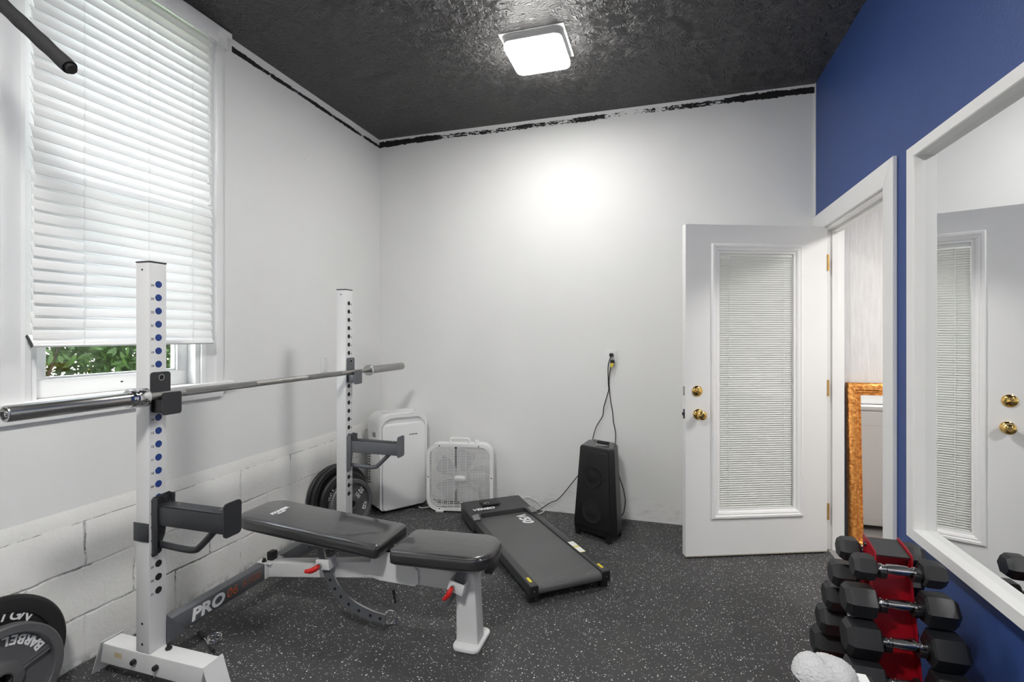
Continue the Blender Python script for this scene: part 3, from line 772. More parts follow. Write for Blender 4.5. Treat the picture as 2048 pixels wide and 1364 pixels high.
# back pad: local x from head end to hinge end, local z = pad normal
p0 = Vector((-2.005, YC, .424)); p1 = Vector((-1.205, YC, .370))
tx_ = (p1 - p0).normalized(); TB = fr(p0, tx_, (0, 1, 0)); LB = (p1 - p0).length
bp = pad('back_pad', rrect(LB, .285, .05, 8, cx=LB / 2, rs=(.028, .028, .085, .085)), TB, .066, be)
b = B()
text(b, 'PIONEER', .030, TB @ fr((.150, .0, .0665), (0, 1, 0), (-1, 0, 0)), bold=.0012, shear=.15, sx=.95, ext=.0004)
text(b, 'FITNESS', .012, TB @ fr((.172, -.01, .0665), (0, 1, 0), (-1, 0, 0)), bold=.0008, shear=.15, sx=1.2, ext=.0004); obj('white_lettering', b, M['whiteprint'], bp, w=True)
q0 = Vector((-1.150, YC - .01, .362)); q1 = Vector((-.685, YC - .01, .379)); TS = fr(q0, q1 - q0, (0, 1, 0)); LS = (q1 - q0).length
spad = pad('seat_pad', rrect(LS, .275, .05, 8, cx=LS / 2, rs=(.105, .105, .035, .035)), TS, .066, be)
# main beam (bent)
prof = [(-1.893, .152), (-1.60, .190), (-1.27, .235), (-.84, .233), (-.80, .233), (-.80, .316), (-1.07, .323), (-1.29, .311), (-1.60, .264), (-1.893, .224)]
TY = fr((0, 0, 0), (1, 0, 0), (0, 0, 1), (0, -1, 0))
b = B(); prism(b, prof, -(YC + .032), -(YC - .03), T=TY, bev=.005); obj('main_beam', b, M['rackwhite'], be, w=True)
# rear bracket over the spreader bar and its two knobs
b = B(); box(b, -1.951, -1.868, YC - .046, YC + .046, .2228, .229, bev=.002); box(b, -1.8985, -1.8935, YC - .050, YC + .050, .150, .229, bev=.001); rb = obj('rear_bracket', b, M['rackwhite'], be, w=True)
for y in (YC - .034, YC + .030):
    b = B(); cyl(b, (-1.915, y, .228), (-1.915, y, .236), .012, seg=6); cyl(b, (-1.915, y, .235), (-1.915, y, .246), .008, seg=10); obj('bolt', b, M['black'], rb, w=True)
b = B(); box(b, -1.914, -1.880, YC - .020, YC + .020, .229, .272, bev=.005); obj('knob', b, M['black'], rb, w=True)
# pivot bracket: side plates with the notch between the pads
for y in (YC - .038, YC + .036):
    b = B(); prism(b, [(-1.315, .244), (-1.25, .234), (-1.075, .232), (-1.055, .245), (-1.055, .30), (-1.085, .326), (-1.135, .322), (-1.165, .330), (-1.185, .350), (-1.19, .366), (-1.27, .366), (-1.295, .335)], -(y + .003), -(y - .003), T=TY); obj('pivot_plate', b, M['rackwhite'], be, w=True)
b = B(); box(b, -1.235, -1.185, YC - .03, YC + .03, .318, .366, bev=.003); obj('pivot_block', b, M['black'], be, w=True)
b = B(); box(b, -1.12, -.80, YC - .03, YC + .03, .340, .3605, bev=.003); box(b, -.735, -.70, YC - .05, YC + .05, .340, .372, bev=.004); obj('seat_rail', b, M['rackdark'], be, w=True)
# front leg and foot
b = B(); prism(b, [(-.870, .02), (-.768, .02), (-.786, .33), (-.872, .318)], -(YC + .04), -(YC - .038), T=TY, bev=.005); lg = obj('front_leg', b, M['rackwhite'], be, w=True)
b = B(); prism(b, rrect(.125, .18, .03, cx=-.815, cy=YC + .01), .0, .020, bev=.006); obj('foot_plate', b, M['rackwhite'], lg, w=True)
# adjuster arcs, brackets, red pull pins
def strap(name, up_, lo_, y, parent):
    U = spline(up_, 6); D_ = spline(lo_, 6); b = B()
    rings = [[(u[0], y - .005, u[1]), (d[0], y - .005, d[1]), (d[0], y + .005, d[1]), (u[0], y + .005, u[1])] for u, d in zip(U, D_)]
    loft(b, [[Vector(p) for p in r] for r in rings]); o = obj(name, b, M['rackgrey'], parent, w=True); return o, U, D_
up_ = [(-1.540, .385, 0), (-1.525, .316, 0), (-1.494, .261, 0), (-1.458, .200, 0), (-1.412, .156, 0), (-1.350, .124, 0), (-1.271, .102, 0), (-1.205, .094, 0)]
lo_ = [(-1.572, .385, 0), (-1.562, .311, 0), (-1.540, .255, 0), (-1.510, .190, 0), (-1.464, .136, 0), (-1.390, .087, 0), (-1.290, .064, 0), (-1.205, .058, 0)]
ar, U, D_ = strap('back_adjuster_arc', up_, lo_, 1.992, be)
for i in (16, 20, 24, 28, 32, 36, 40):
    c = (U[i] + D_[i]) / 2; b = B(); cyl(b, (c.x, 1.9865, c.y), (c.x, 1.9975, c.y), .0075, seg=14); obj('adjuster_hole', b, M['holeblack'], ar, w=True)
b = B()
for i in range(len(U) - 1):
    pass
tube(b, [(u.x, 1.992, u.y + .001) for u in U], 0, sec=[(-.0055, -.0012), (.0055, -.0012), (.0055, .0012), (-.0055, .0012)], up=(0, 0, 1)); obj('bright_edge', b, M['steel'], ar, w=True)
def bracket(nm, x, z, ang, flip=1):
    T = Matrix.Translation((x, 1.99, z)) @ Matrix.Rotation(ang, 4, 'Y')
    b = B(); box(b, -.036, .036, -.016, -.010, -.024, .024, bev=.001, T=T); box(b, -.036, -.028, -.010, .040, -.024, .024, bev=.001, T=T); box(b, .028, .036, -.010, .040, -.024, .024, bev=.001, T=T); o = obj(nm, b, M['rackwhite'], be, w=True)
    b = B(); cyl(b, T @ Vector((-.012, -.016, 0)), T @ Vector((-.012, -.030, 0)), .010, seg=16); obj('pin_barrel', b, M['steel'], o, w=True)
    return o, T
o, T = bracket('back_adjuster_bracket', -1.530, .287, R(-6))
b = B(); tube(b, [T @ Vector((-.012, -.028, 0)), T @ Vector((-.018, -.040, -.006)), T @ Vector((-.045, -.046, -.016)), T @ Vector((-.072, -.046, -.018))], lambda t: .009 + .004 * math.sin(PI * min(1, t * 1.1)), seg=12, smooth=4); obj('red_pull_handle', b, M['red'], o, w=True, label='red pull handle')
o, T = bracket('seat_adjuster_bracket', -.852, .279, R(16))
b = B(); tube(b, [T @ Vector((-.012, -.028, 0)), T @ Vector((-.014, -.040, -.010)), T @ Vector((-.018, -.044, -.030)), T @ Vector((-.030, -.044, -.052))], lambda t: .008 + .004 * math.sin(PI * min(1, t * 1.1)), seg=12, smooth=4); obj('red_pull_handle', b, M['red'], o, w=True, label='red pull handle')
up_ = [(-.812, .362, 0), (-.822, .322, 0), (-.836, .290, 0), (-.858, .240, 0), (-.884, .200, 0), (-.910, .168, 0)]
lo_ = [(-.850, .362, 0), (-.858, .322, 0), (-.870, .290, 0), (-.890, .245, 0), (-.915, .210, 0), (-.942, .180, 0)]
ar2, U, D_ = strap('seat_adjuster_arm', up_, lo_, 1.991, be)
for i in (22, 28):
    c = (U[i] + D_[i]) / 2; b = B(); cyl(b, (c.x, 1.9855, c.y), (c.x, 1.9965, c.y), .008, seg=14); obj('adjuster_hole', b, M['steel'], ar2, w=True)

# ------------------------------------------------------------------ spring collars on the floor
def spring_collar(name, label, loc, rz, stand):
    o = thing(name, label, 'spring collar', loc, rz, 'barbell spring collars on the floor')
    pts = []
    for k in range(0, 24 * 3 + 4):
        a = 2 * PI * k / 24; pts.append((.027 * math.cos(a), .027 * math.sin(a), .004 + .0058 * k / 24))
    T = Matrix.Identity(4)
    if stand: T = Matrix.Translation((0, 0, .031)) @ Matrix.Rotation(R(78), 4, 'X')
    a1 = pts[-1]; a0 = pts[0]
    b = B(); tube(b, [T @ Vector(p) for p in pts], .0030, seg=8)
    e1 = [Vector(a1), Vector((a1[0] * 1.6, a1[1] + .02, a1[2])), Vector((a1[0] * 1.3, a1[1] + .05, a1[2] + .001))]
    e0 = [Vector(a0), Vector((a0[0] * 1.25, a0[1] - .025, a0[2])), Vector((a0[0] * 1.5, a0[1] - .05, a0[2] + .001))]
    tube(b, [T @ p for p in e1], .003, seg=8, smooth=3); tube(b, [T @ p for p in e0], .003, seg=8, smooth=3)
    obj('coil', b, M['chrome'], o)
    for e in (e1, e0):
        d = (e[2] - e[1]).normalized(); b = B(); cyl(b, T @ (e[2] - d * .004), T @ (e[2] + d * .055), .0065, .0075, seg=12); obj('handle_grip', b, M['blackrub'], o)
    return o
spring_collar('spring_collar', 'chrome spring collar lying beside the foot of the rack', (-1.912, 1.735, .003), R(-128), False)
spring_collar('spring_collar', 'chrome spring collar on the floor under the bench', (-1.235, 2.085, .003), R(20), True)

# ------------------------------------------------------------------ weight plates
def arc_text(b, s, r, z, a0, step, size, T, inward=False, **k):
    for i, ch in enumerate(s):
        if ch == ' ': continue
        a = R(a0 + step * i); c = Vector((r * math.cos(a), r * math.sin(a), z)); rad = Vector((math.cos(a), math.sin(a), 0))
        up = -rad if inward else rad; xd = up.cross(Vector((0, 0, 1)))
        text(b, ch, size, T @ fr(c, xd, up), **k)
def plate(name, label, grp, c, n, tilt, r, th, mt, kind, spin=0., hub=None):
    """c = centre of the back face; n = horizontal facing direction; tilt = lean in degrees"""
    o = thing(name, label, 'weight plate', c, 0, grp)
    n = Vector((n[0], n[1], 0)).normalized(); x = Vector((0, 0, 1)).cross(n)
    nn = (n * math.cos(R(tilt)) + Vector((0, 0, 1)) * math.sin(R(tilt))); T = fr((0, 0, 0), x, nn.cross(x), nn)
    b = B()
    if kind == 'flat':
        turn(b, [(.0255, 0), (r - .012, 0), (r, .008), (r, th - .012), (r - .006, th - .004), (r - .014, th), (r * .76, th), (r * .745, th - .003), (r * .74, th - .006), (r * .30, th - .006), (r * .28, th), (.032, th), (.0255, th - .002), (.0255, 0)], T, 64, cap=False)
    else:
        turn(b, [(.0255, .002), (r - .006, 0), (r, .004), (r, th - .006), (r - .005, th), (r * .845, th), (r * .825, th - .003), (r * .80, th * .42), (r * .78, th * .40), (r * .36, th * .46), (r * .34, th * .82), (r * .31, th * .86), (.030, th * .9), (.0255, th * .84), (.0255, .002)], T, 64, cap=False)
    disc = obj('disc', b, mt, o, ang=28)
    b = B(); turn(b, [(.0258, .0), (.0258, th), (.0275, th + .001), (.031, th + .001), (.031, th - .003), (.0285, .0), (.0258, .0)], T, 32, cap=False); obj('centre_sleeve', b, M['steel'], o, label='steel ring in the centre hole')
    zt = th - .006 if kind == 'flat' else th * .43
    return o, T, zt, disc
nfl = (1, 0)
GF = 'weight plates leaning at the near end of the rack'
o, T, z, d = plate('weight_plate', 'black weight plate behind the one lettered DESIGN, its rim just showing', GF, (-2.262, 1.075, .222), nfl, 3, .222, .028, M['castblack'], 'flat')
o, T, z, d = plate('weight_plate', 'large black weight plate lettered DESIGN leaning on the block wall', GF, (-2.231, 1.118, .2235), nfl, 3, .2235, .030, M['castblack'], 'flat')
b = B(); arc_text(b, 'DESIGN', .158, z, 118, -13.0, .052, T, bold=.0006, shear=.2, ext=.0006); obj('raised_lettering', b, M['whiteprint'], d)
o, T, z, d = plate('weight_plate', 'grey weight plate lettered BARBELL in front of the black plates', GF, (-2.186, 1.116, .181), nfl, 3, .181, .040, M['castgrey'], 'dish')
b = B(); arc_text(b, 'BARBELL', .128, z, 27, 11.0, .042, T, inward=True, bold=.0012, ext=.0012); obj('raised_lettering', b, M['whiteprint'], d)
for a in (15, 135, 255):
    b = B(); b2 = Matrix.Rotation(R(a), 4, 'Z'); box(b, .058, .146, -.006, .006, z - .004, z + .010, bev=.003, T=T @ b2); obj('spoke_rib', b, M['castgrey'], d)

nb = Vector((.943, -.331)); wv = Vector((.331, .943)); C0 = Vector((-2.098, 3.02))
GB = 'weight plates leaning in the back corner'
def bpos(off, sh_): q = C0 - nb * off + wv * sh_; return q
for off, sh_, r, th, kind, mt, lab in ((.128, -.05, .224, .030, 'flat', M['castblack'], 'large black weight plate against the block wall in the back corner, hindmost of its stack'),
                                      (.094, -.035, .224, .032, 'dish', M['castblack'], 'large black weight plate second from the block wall in the back corner'),
                                      (.058, -.020, .200, .032, 'flat', M['castblack'], 'black weight plate marked 11 KG behind the small grey plate in the back corner'),
                                      (.022, 0, .1735, .034, 'dish', M['castgrey'], 'small grey weight plate marked 25 LBS behind the far upright of the rack')):
    q = bpos(off, sh_); o, T, z, d = plate('weight_plate', lab, GB, (q.x, q.y, r * .999), nb, 3, r, th, mt, kind)
    b = B()
    if 'KG' in lab:
        text(b, '11', .045, T @ fr((-.118, .095, z), (.8, .6, 0), (-.6, .8, 0)), bold=.001); text(b, 'KG', .045, T @ fr((-.140, .050, z), (.8, .6, 0), (-.6, .8, 0)), bold=.001)
        obj('raised_lettering', b, M['whiteprint'], d)
    elif 'grey' in lab:
        text(b, '25', .046, T @ fr((.088, .074, z), (.55, -.83, 0), (.83, .55, 0)), bold=.0015, ext=.001); text(b, 'LBS', .032, T @ fr((.060, .046, z), (.55, -.83, 0), (.83, .55, 0)), bold=.001, ext=.001)
        text(b, 'KG', .040, T @ fr((.114, -.038, z), (-.35, -.93, 0), (.93, -.35, 0)), bold=.0015, ext=.001); text(b, 'KG', .036, T @ fr((-.10, -.05, z), (.5, -.8, 0), (.8, .5, 0)), bold=.001, ext=.001)
        obj('raised_lettering', b, M['whiteprint'], d)
        for a in (0, 120, 240): b = B(); box(b, .058, .136, -.0045, .0045, z - .004, z + .010, bev=.002, T=T @ Matrix.Rotation(R(a - 2), 4, 'Z')); obj('spoke_rib', b, M['castgrey'], d)
    else: b.free()

# ------------------------------------------------------------------ portable air conditioner
ux = Vector((.584, .812, 0)).normalized(); AW, AD, AH = .395, .255, .755
ac = thing('air_conditioner', 'white portable air conditioner standing by the block wall beside the box fan', 'air conditioner', (-2.05, 3.31, 0), math.atan2(ux.y, ux.x))
TZ = fr((AW / 2, 0, 0), (1, 0, 0), (0, 0, 1), (0, 1, 0))       # local: x right, y up (z), extrude to the back
def sil(w, h0, h1, r, n=8): return rrect(w, h1 - h0, r, n, cx=0, cy=(h0 + h1) / 2, rs=(.03, r, r, .03))
b = B(); prism(b, sil(AW, .025, AH, .085), .024, AD, T=TZ, bev=.018); body = obj('body', b, M['acwhite'], ac, ang=50)
b = B(); o_ = sil(AW, .025, AH, .085); i_ = [(p[0] * .93, .025 + (p[1] - .025) * .955) for p in o_]; ringprism(b, o_, i_, -.002, .026, T=TZ); obj('hood_rim', b, M['acwhite'], ac, ang=50)
b = B(); prism(b, sil(AW - .034, .022, AH - .075, .050), -.016, .026, T=TZ, bev=.010); fp = obj('front_panel', b, M['acwhite'], ac, ang=50)
b = B()
for k, wdt in enumerate((.008, .006, .010, .007, .008, .009, .006)): box(b, .235 + k * .0105, .235 + k * .0105 + wdt, -.0168, -.0155, .583, .590)
obj('brand_mark', b, M['inkprint'], fp)
b = B(); box(b, .07, .33, .085, .17, AH - .001, AH + .003, bev=.001); cp = obj('top_control_panel', b, M['acwhite'], ac)
for k in range(7): b = B(); box(b, .12 + k * .024, .13 + k * .024, .145, .153, AH + .003, AH + .0036); obj('button', b, M['silver'], cp)
b = B(); box(b, .06, .34, .075, .0765, AH - .0003, AH + .0012); obj('louver_seam', b, M['inkprint'], ac)
b = B(); box(b, -.0012, .004, .085, .145, .575, .612, bev=.001); obj('handle_recess', b, M['silver'], ac)
b = B()
for k in range(14): box(b, -.0012, .004, .19, .225, .20 + k * .020, .209 + k * .020)
obj('side_vent', b, M['holeblack'], ac)
for x in (.05, AW - .05):
    for y in (.05, AD - .05):
        b = B(); cyl(b, (x - .012, y, .014), (x + .012, y, .014), .014, seg=16); obj('caster', b, M['black'], ac)

# ------------------------------------------------------------------ box fan
fan = thing('box_fan', 'white box fan standing against the back wall', 'fan', (-1.746, 3.487, 0), math.atan2(.104, .505))
FWd, FH0, FH1 = .515, .012, .527
TF = fr((FWd / 2, 0, 0), (1, 0, 0), (0, 0, 1), (0, 1, 0))
oo = rrect(FWd, FH1 - FH0, .085, 8, cy=(FH0 + FH1) / 2)
sc = lambda k: [(p[0] * k, (p[1] - .2695) * k + .2695) for p in oo]
b = B(); ringprism(b, sc(.985), sc(.955), .006, .105, T=TF); obj('housing', b, M['fanwhite'], fan, ang=50)
b = B(); ringprism(b, sc(1.0), sc(.915), -.004, .008, T=TF); fg = obj('front_rim', b, M['fanwhite'], fan, ang=50)
b = B()
for k in range(37):
    z = .052 + k * .01205; hw = .236
    e = max(0., abs(z - .2695) - (.2575 - .085)); hw -= .085 - math.sqrt(max(0, .085 ** 2 - e * e)) if e > 0 else 0
    if hw > .05: box(b, -hw + FWd / 2, hw + FWd / 2, .0, .0035, z - .0019, z + .0019)
for k in range(-4, 5):
    x = k * .0475; zz = .236 - (0 if abs(x) < .15 else (.085 - math.sqrt(max(0, .085 ** 2 - (abs(x) - .15) ** 2)))); box(b, x + FWd / 2 - .0018, x + FWd / 2 + .0018, .002, .006, .2695 - zz, .2695 + zz)
fgr = obj('front_grille', b, M['fanwhite'], fan)
b = B(); prism(b, rrect(.086, .044, .018, 6, cy=.262), -.004, .006, T=TF, bev=.003); prism(b, [(.036 * math.cos(a * PI / 12), .262 + .014 * math.sin(a * PI / 12)) for a in range(24)], -.009, .0, T=TF, bev=.004); obj('badge', b, M['fanwhite'], fgr)
b = B()
for k in range(30):
    z = .056 + k * .0147; box(b, .03, FWd - .03, .098, .101, z - .0014, z + .0014)
for k in range(-4, 5): box(b, k * .05 + FWd / 2 - .002, k * .05 + FWd / 2 + .002, .095, .099, .035, .505)
obj('rear_grille', b, M['fanwhite'], fan)
b = B(); cyl(b, (FWd / 2, .03, .262), (FWd / 2, .085, .262), .045, seg=28); mt_ = obj('motor', b, M['fanshade'], fan)
b = B(); box(b, FWd / 2 - .055, FWd / 2 - .040, .080, .092, .04, .50); obj('motor_strut', b, M['rackdark'], fan)
for k in range(5):
    a0 = R(76 + 72 * k); b = B(); rings = []
    for rr, half, tw in ((.042, .022, 34), (.10, .055, 28), (.165, .075, 22), (.205, .070, 18)):
        rg = []
        for s, t in ((-1, -1), (1, -1), (1, 1), (-1, 1)):
            lx = s * half; y = .055 + math.sin(R(tw)) * lx * .55 + t * .0012
            rg.append(Vector((FWd / 2 + rr * math.cos(a0) - lx * math.sin(a0), y, .262 + rr * math.sin(a0) + lx * math.cos(a0))))
        rings.append(rg)
    loft(b, rings); obj('blade', b, M['fanshade'], fan)
b = B(); tube(b, [(.175, .045, FH1 - .008), (.178, .045, FH1 + .026), (.20, .045, FH1 + .034), (.30, .045, FH1 + .034), (.322, .045, FH1 + .026), (.325, .045, FH1 - .008)], .008, seg=10, smooth=4); obj('handle', b, M['fanwhite'], fan)
b = B(); cyl(b, (.385, .045, FH1 - .008), (.385, .045, FH1 + .022), .021, .017, seg=24); obj('speed_knob', b, M['fanwhite'], fan)
for x in (.10, .415):
    b = B(); box(b, x - .03, x + .03, -.012, .115, 0, .016, bev=.004); obj('foot', b, M['fanwhite'], fan)
for x, z in ((.10, FH1 - .016), (.405, FH1 - .016), (.012, .27), (FWd - .012, .27), (.10, .026)): b = B(); cyl(b, (x, -.005, z), (x, -.003, z), .005, seg=10); obj('screw', b, M['inkprint'], fan)

# ------------------------------------------------------------------ treadmill
tm = thing('treadmill', 'flat black walking treadmill on the floor before the back wall', 'treadmill', (-.457, 2.571, 0), math.atan2(.78, -.625))
# local x: towards the motor end, local y: left
b = B(); box(b, .03, .96, -.205, .205, .030, .078, bev=.004); obj('deck', b, M['black'], tm)
b = B()
prof = [(.030 + .028 * math.cos(R(a)) - .028, .062 + .026 * math.sin(R(a))) for a in range(90, 271, 20)]
prof = [(1.0, .0905), (.03, .0905)] + [(p[0] + .025, p[1] + .0025) for p in prof[1:]] + [(.9, .036)]
prism(b, prof[::-1], -.187, .187, T=fr((0, 0, 0), (1, 0, 0), (0, 0, 1), (0, -1, 0))); bt_ = obj('running_belt', b, M['belt'], tm, ang=50)
b = B(); text(b, 'V50', .100, fr((.885, -.110, .0908), (-1, 0, 0), (0, -1, 0)), bold=.003, shear=.25, sx=1.05, ext=.0003); obj('white_lettering', b, M['whiteprint'], bt_)
for pa, pb in (((.05, .10), (.13, -.165)), ((.012, -.10), (.055, -.165))): b = B(); tube(b, [(pa[0], pa[1], .0906), (pb[0], pb[1], .0906)], .0012, seg=6); obj('belt_seam', b, M['silver'], bt_)
for s in (-1, 1):
    b = B(); box(b, .0, .97, s * .190 if s > 0 else -.235, .235 if s > 0 else -.190, .046, .100, bev=.005); sr = obj('side_rail', b, M['tmblack'], tm)
    b = B(); box(b, -.006, .012, (.188 if s > 0 else -.237), (.237 if s > 0 else -.188), .040, .098, bev=.006); obj('rail_end_cap', b, M['black'], sr)
    b = B(); cyl(b, (-.007, s * .213, .070), (-.005, s * .213, .070), .0035, seg=10); obj('screw', b, M['chrome'], sr)
    b = B(); box(b, .035, .085, s * .213 - .0075, s * .213 + .0075, .1000, .1008); obj('yellow_strip', b, M['yellow'], sr, label='yellow sticker strip')
    b = B(); box(b, .02, .06, s * .215 - .02, s * .215 + .02, 0, .046, bev=.003); obj('foot', b, M['blackrub'], tm); b = B(); box(b, .60, .64, s * .20 - .02, s * .20 + .02, 0, .04, bev=.003); obj('foot', b, M['blackrub'], tm)
    b = B(); cyl(b, (1.16, s * .205 - .012, .022), (1.16, s * .205 + .012, .022), .022, seg=20); obj('transport_wheel', b, M['blackrub'], tm)
    if s < 0:
        b = B(); box(b, .245, .40, -.231, -.194, .1000, .1006); st = obj('warning_label', b, M['sticker'], sr, label='white warning label with yellow bands')
        b = B(); box(b, .318, .332, -.231, -.194, .1004, .1010); obj('yellow_band', b, M['yellow'], st); b = B(); box(b, .245, .249, -.231, -.194, .1004, .1010); obj('yellow_band', b, M['yellow'], st)
# motor cover: U shape with two arms
def ucover(z0, z1, ins, xe): return
outl = [(1.275, .215), (1.255, .235), (.945, .237), (.935, .190), (.985, .186), (1.005, .170), (1.005, -.170), (.985, -.186), (.935, -.190), (.945, -.237), (1.255, -.235), (1.275, -.215)]
b = B()
zt = lambda x: .106 + .030 * min(1, max(0, (x - .93) / .16)) - (.012 * max(0, (x - 1.22) / .055))
lower = [Vector((x, y, .028)) for x, y in outl]
mid = [Vector((x, y, zt(x) - .012)) for x, y in outl]
def inw(p, k):
    x, y = p; cx = min(max(x, .96), 1.24); return Vector((x + (cx - x) * k * 2, y - k * .10 * (1 if y > 0 else -1), zt(x)))
top = [inw(p, .12) for p in outl]
loft(b, [lower, mid, top]); mc = obj('motor_cover', b, M['tmblack'], tm, ang=30)
for s in (-1, 1):
    b = B(); lo = [Vector((x, s * y, z)) for x, y, z in ((.934, .192, .104), (.934, .236, .103), (.985, .236, .115), (1.0, .185, .118))]; hi = [p + Vector((.0, 0, .006)) for p in lo]
    loft(b, [lo, hi]); obj('silver_arm', b, M['silver'], mc, label='silver arm end')
b = B(); box(b, 1.10, 1.195, -.02, .115, .1335, .1395, bev=.002); cs = obj('console', b, M['black'], mc)
b = B()
for k, y in enumerate((.09, .075, .062)): box(b, 1.135 + .01 * (k % 2), 1.147 + .01 * (k % 2), y - .004, y + .004, .1395, .1400)
obj('display_symbols', b, M['whiteprint'], cs)
b = B(); text(b, 'VEMEO', .038, fr((1.050, .128, .1325), (0, -1, 0), (1, 0, .13)), bold=.0012, shear=.2, sx=1.35, ext=.0006); obj('white_lettering', b, M['whiteprint'], mc)

# ------------------------------------------------------------------ speaker tower
spk = thing('speaker_tower', 'tall black party speaker by the back wall under the outlet', 'speaker', (-.43, 3.48, 0))
bot = [(-.585, 3.405), (-.322, 3.270), (-.278, 3.300), (-.262, 3.475), (-.300, 3.56), (-.50, 3.66), (-.545, 3.62)]
topq = [(-.543, 3.412), (-.338, 3.312), (-.305, 3.335), (-.298, 3.50), (-.325, 3.565), (-.475, 3.64), (-.515, 3.61)]
mix_ = lambda t, z: [Vector((a[0] + (c[0] - a[0]) * t, a[1] + (c[1] - a[1]) * t, z)) for a, c in zip(bot, topq)]
ctr = Vector((-.43, 3.46, 0))
def shrink(r, k): return [Vector((ctr.x + (p.x - ctr.x) * k, ctr.y + (p.y - ctr.y) * k, p.z)) for p in r]
b = B(); loft(b, [shrink(mix_(0, .035), .93), shrink(mix_(.04, .05), .985), mix_(.08, .06), mix_(.97, .592), shrink(mix_(1, .603), .985), shrink(mix_(1, .607), .95)]); cab = obj('cabinet', b, M['speaker'], spk, w=True, ang=32)
b = B(); loft(b, [shrink(mix_(1, .6065), .90), shrink(mix_(1, .610), .88)]); tp = obj('top_panel', b, M['speakertop'], spk, w=True)
b = B(); turn(b, [(.0, .0), (.05, 0), (.048, .0015), (0, .0015)], Matrix.Translation((-.40, 3.47, .610)), 28, cap=False); box(b, -.375, -.345, 3.415, 3.418, .610, .6112); obj('touch_ring', b, M['silver'], tp, w=True)
# front grille: lies on the front plane of the cabinet
fl0, fr0, fl1, fr1 = [Vector(p) for p in ((-.585, 3.405, .06), (-.322, 3.270, .06), (-.543, 3.412, .595), (-.338, 3.312, .595))]
fx = (fr0 - fl0).normalized(); fn = fx.cross(fl1 - fl0).normalized()
fp_ = lambda s, t, d=0.: (fl0.lerp(fr0, s)).lerp(fl1.lerp(fr1, s), t) + fn * d
b = B(); ss = [(.03, .02), (.97, .02), (.99, .05), (.985, .95), (.95, .985), (.05, .985), (.015, .95), (.01, .05)]
loft(b, [[fp_(s, t, -.002) for s, t in ss], [fp_(s, t, .006) for s, t in ss], [fp_(.5 + (s - .5) * .97, .5 + (t - .5) * .985, .009) for s, t in ss]]); gr = obj('front_grille', b, M['speaker'], spk, w=True)
for (s, t, r) in ((.50, .23, .078), (.50, .66, .074)):
    c = fp_(s, t, .009); T = fr(c, fx, fn.cross(fx), fn); b = B()
    turn(b, [(r, -.001), (r, .0022), (r * .94, .003), (r * .86, .0008), (r * .60, .0006), (r * .40, .0025), (0, .004)], T, 40, cap=False); obj('driver', b, M['speaker'] if t > .4 else mat('driver_dark', (.016, .016, .017), .35), gr, w=True)
b = B(); box(b, -.10, .10, -.002, .012, 0, .022, bev=.004, T=fr(fp_(.5, 1.0, -.09) + Vector((0, 0, -.004)), fx, (0, 0, 1), fn) @ Matrix.Rotation(0, 4, 'X')); box(b, -.045, .045, .0, .034, 0, .030, bev=.006, T=fr(fp_(.45, 1.0, -.14) + Vector((0, 0, .008)), fx, (0, 0, 1), fn)); obj('carry_handle', b, M['speaker'], spk, w=True)
for q in ((-.560, 3.418), (-.335, 3.300), (-.29, 3.46), (-.50, 3.60)):
    b = B(); cyl(b, (q[0], q[1], 0), (q[0] * .98 - .0086, q[1] * .98 + .0692, .055), .020, .026, seg=14); obj('foot', b, M['speaker'], spk, w=True)

# ------------------------------------------------------------------ outlet, blank plate, cords
ol = thing('wall_outlet', 'white double outlet on the back wall above the speaker', 'outlet', (-.363, YB, 1.193))
b = B(); prism(b, rrect(.078, .130, .006), 0, .006, T=fr((0, 0, 0), (1, 0, 0), (0, 0, 1), (0, -1, 0)), bev=.002); obj('cover_plate', b, M['trim'], ol)
for z in (.026, -.026):
    b = B(); prism(b, rrect(.034, .030, .012), .005, .0075, T=fr((0, 0, z), (1, 0, 0), (0, 0, 1), (0, -1, 0))); obj('receptacle', b, M['trim'], ol)
pl = thing('blank_outlet_cover', 'white blank cover plate low on the window wall past the rack', 'cover plate', (XL, 3.04, 1.155))
b = B(); prism(b, rrect(.072, .115, .005), 0, .006, T=fr((0, 0, 0), (0, 1, 0), (0, 0, 1), (1, 0, 0)), bev=.002); obj('plate', b, M['trim'], pl)
for z in (.042, -.042): b = B(); cyl(b, (.0055, 0, z), (.0072, 0, z), .003, seg=10); obj('screw', b, M['silver'], pl)
yw = YB - .006
def cord(name, label, pts, r, m, plug=None, n=8):
    o = thing(name, label, 'cord', pts[0]); b = B(); tube(b, pts, r, seg=8, smooth=n); obj('cable', b, m, o, w=True); return o
c1 = cord('power_cord', 'black power cord from the upper socket down past the speaker to the treadmill', [(-.366, 3.735, 1.212), (-.372, 3.728, 1.19), (-.388, 3.742, 1.13), (-.386, 3.742, 1.0), (-.385, 3.743, .95), (-.42, 3.748, .83), (-.43, 3.755, .76), (-.475, 3.745, .68), (-.498, 3.735, .60), (-.515, 3.735, .50), (-.575, 3.735, .36), (-.66, 3.73, .24), (-.76, 3.735, .115), (-.83, 3.735, .075), (-.92, 3.71, .012), (-.96, 3.66, .008), (-.985, 3.635, .02), (-.992, 3.622, .035)], .0034, M['black'])
b = B(); box(b, -.378, -.350, 3.724, 3.762, 1.206, 1.232, bev=.005); obj('plug', b, M['black'], c1, w=True)
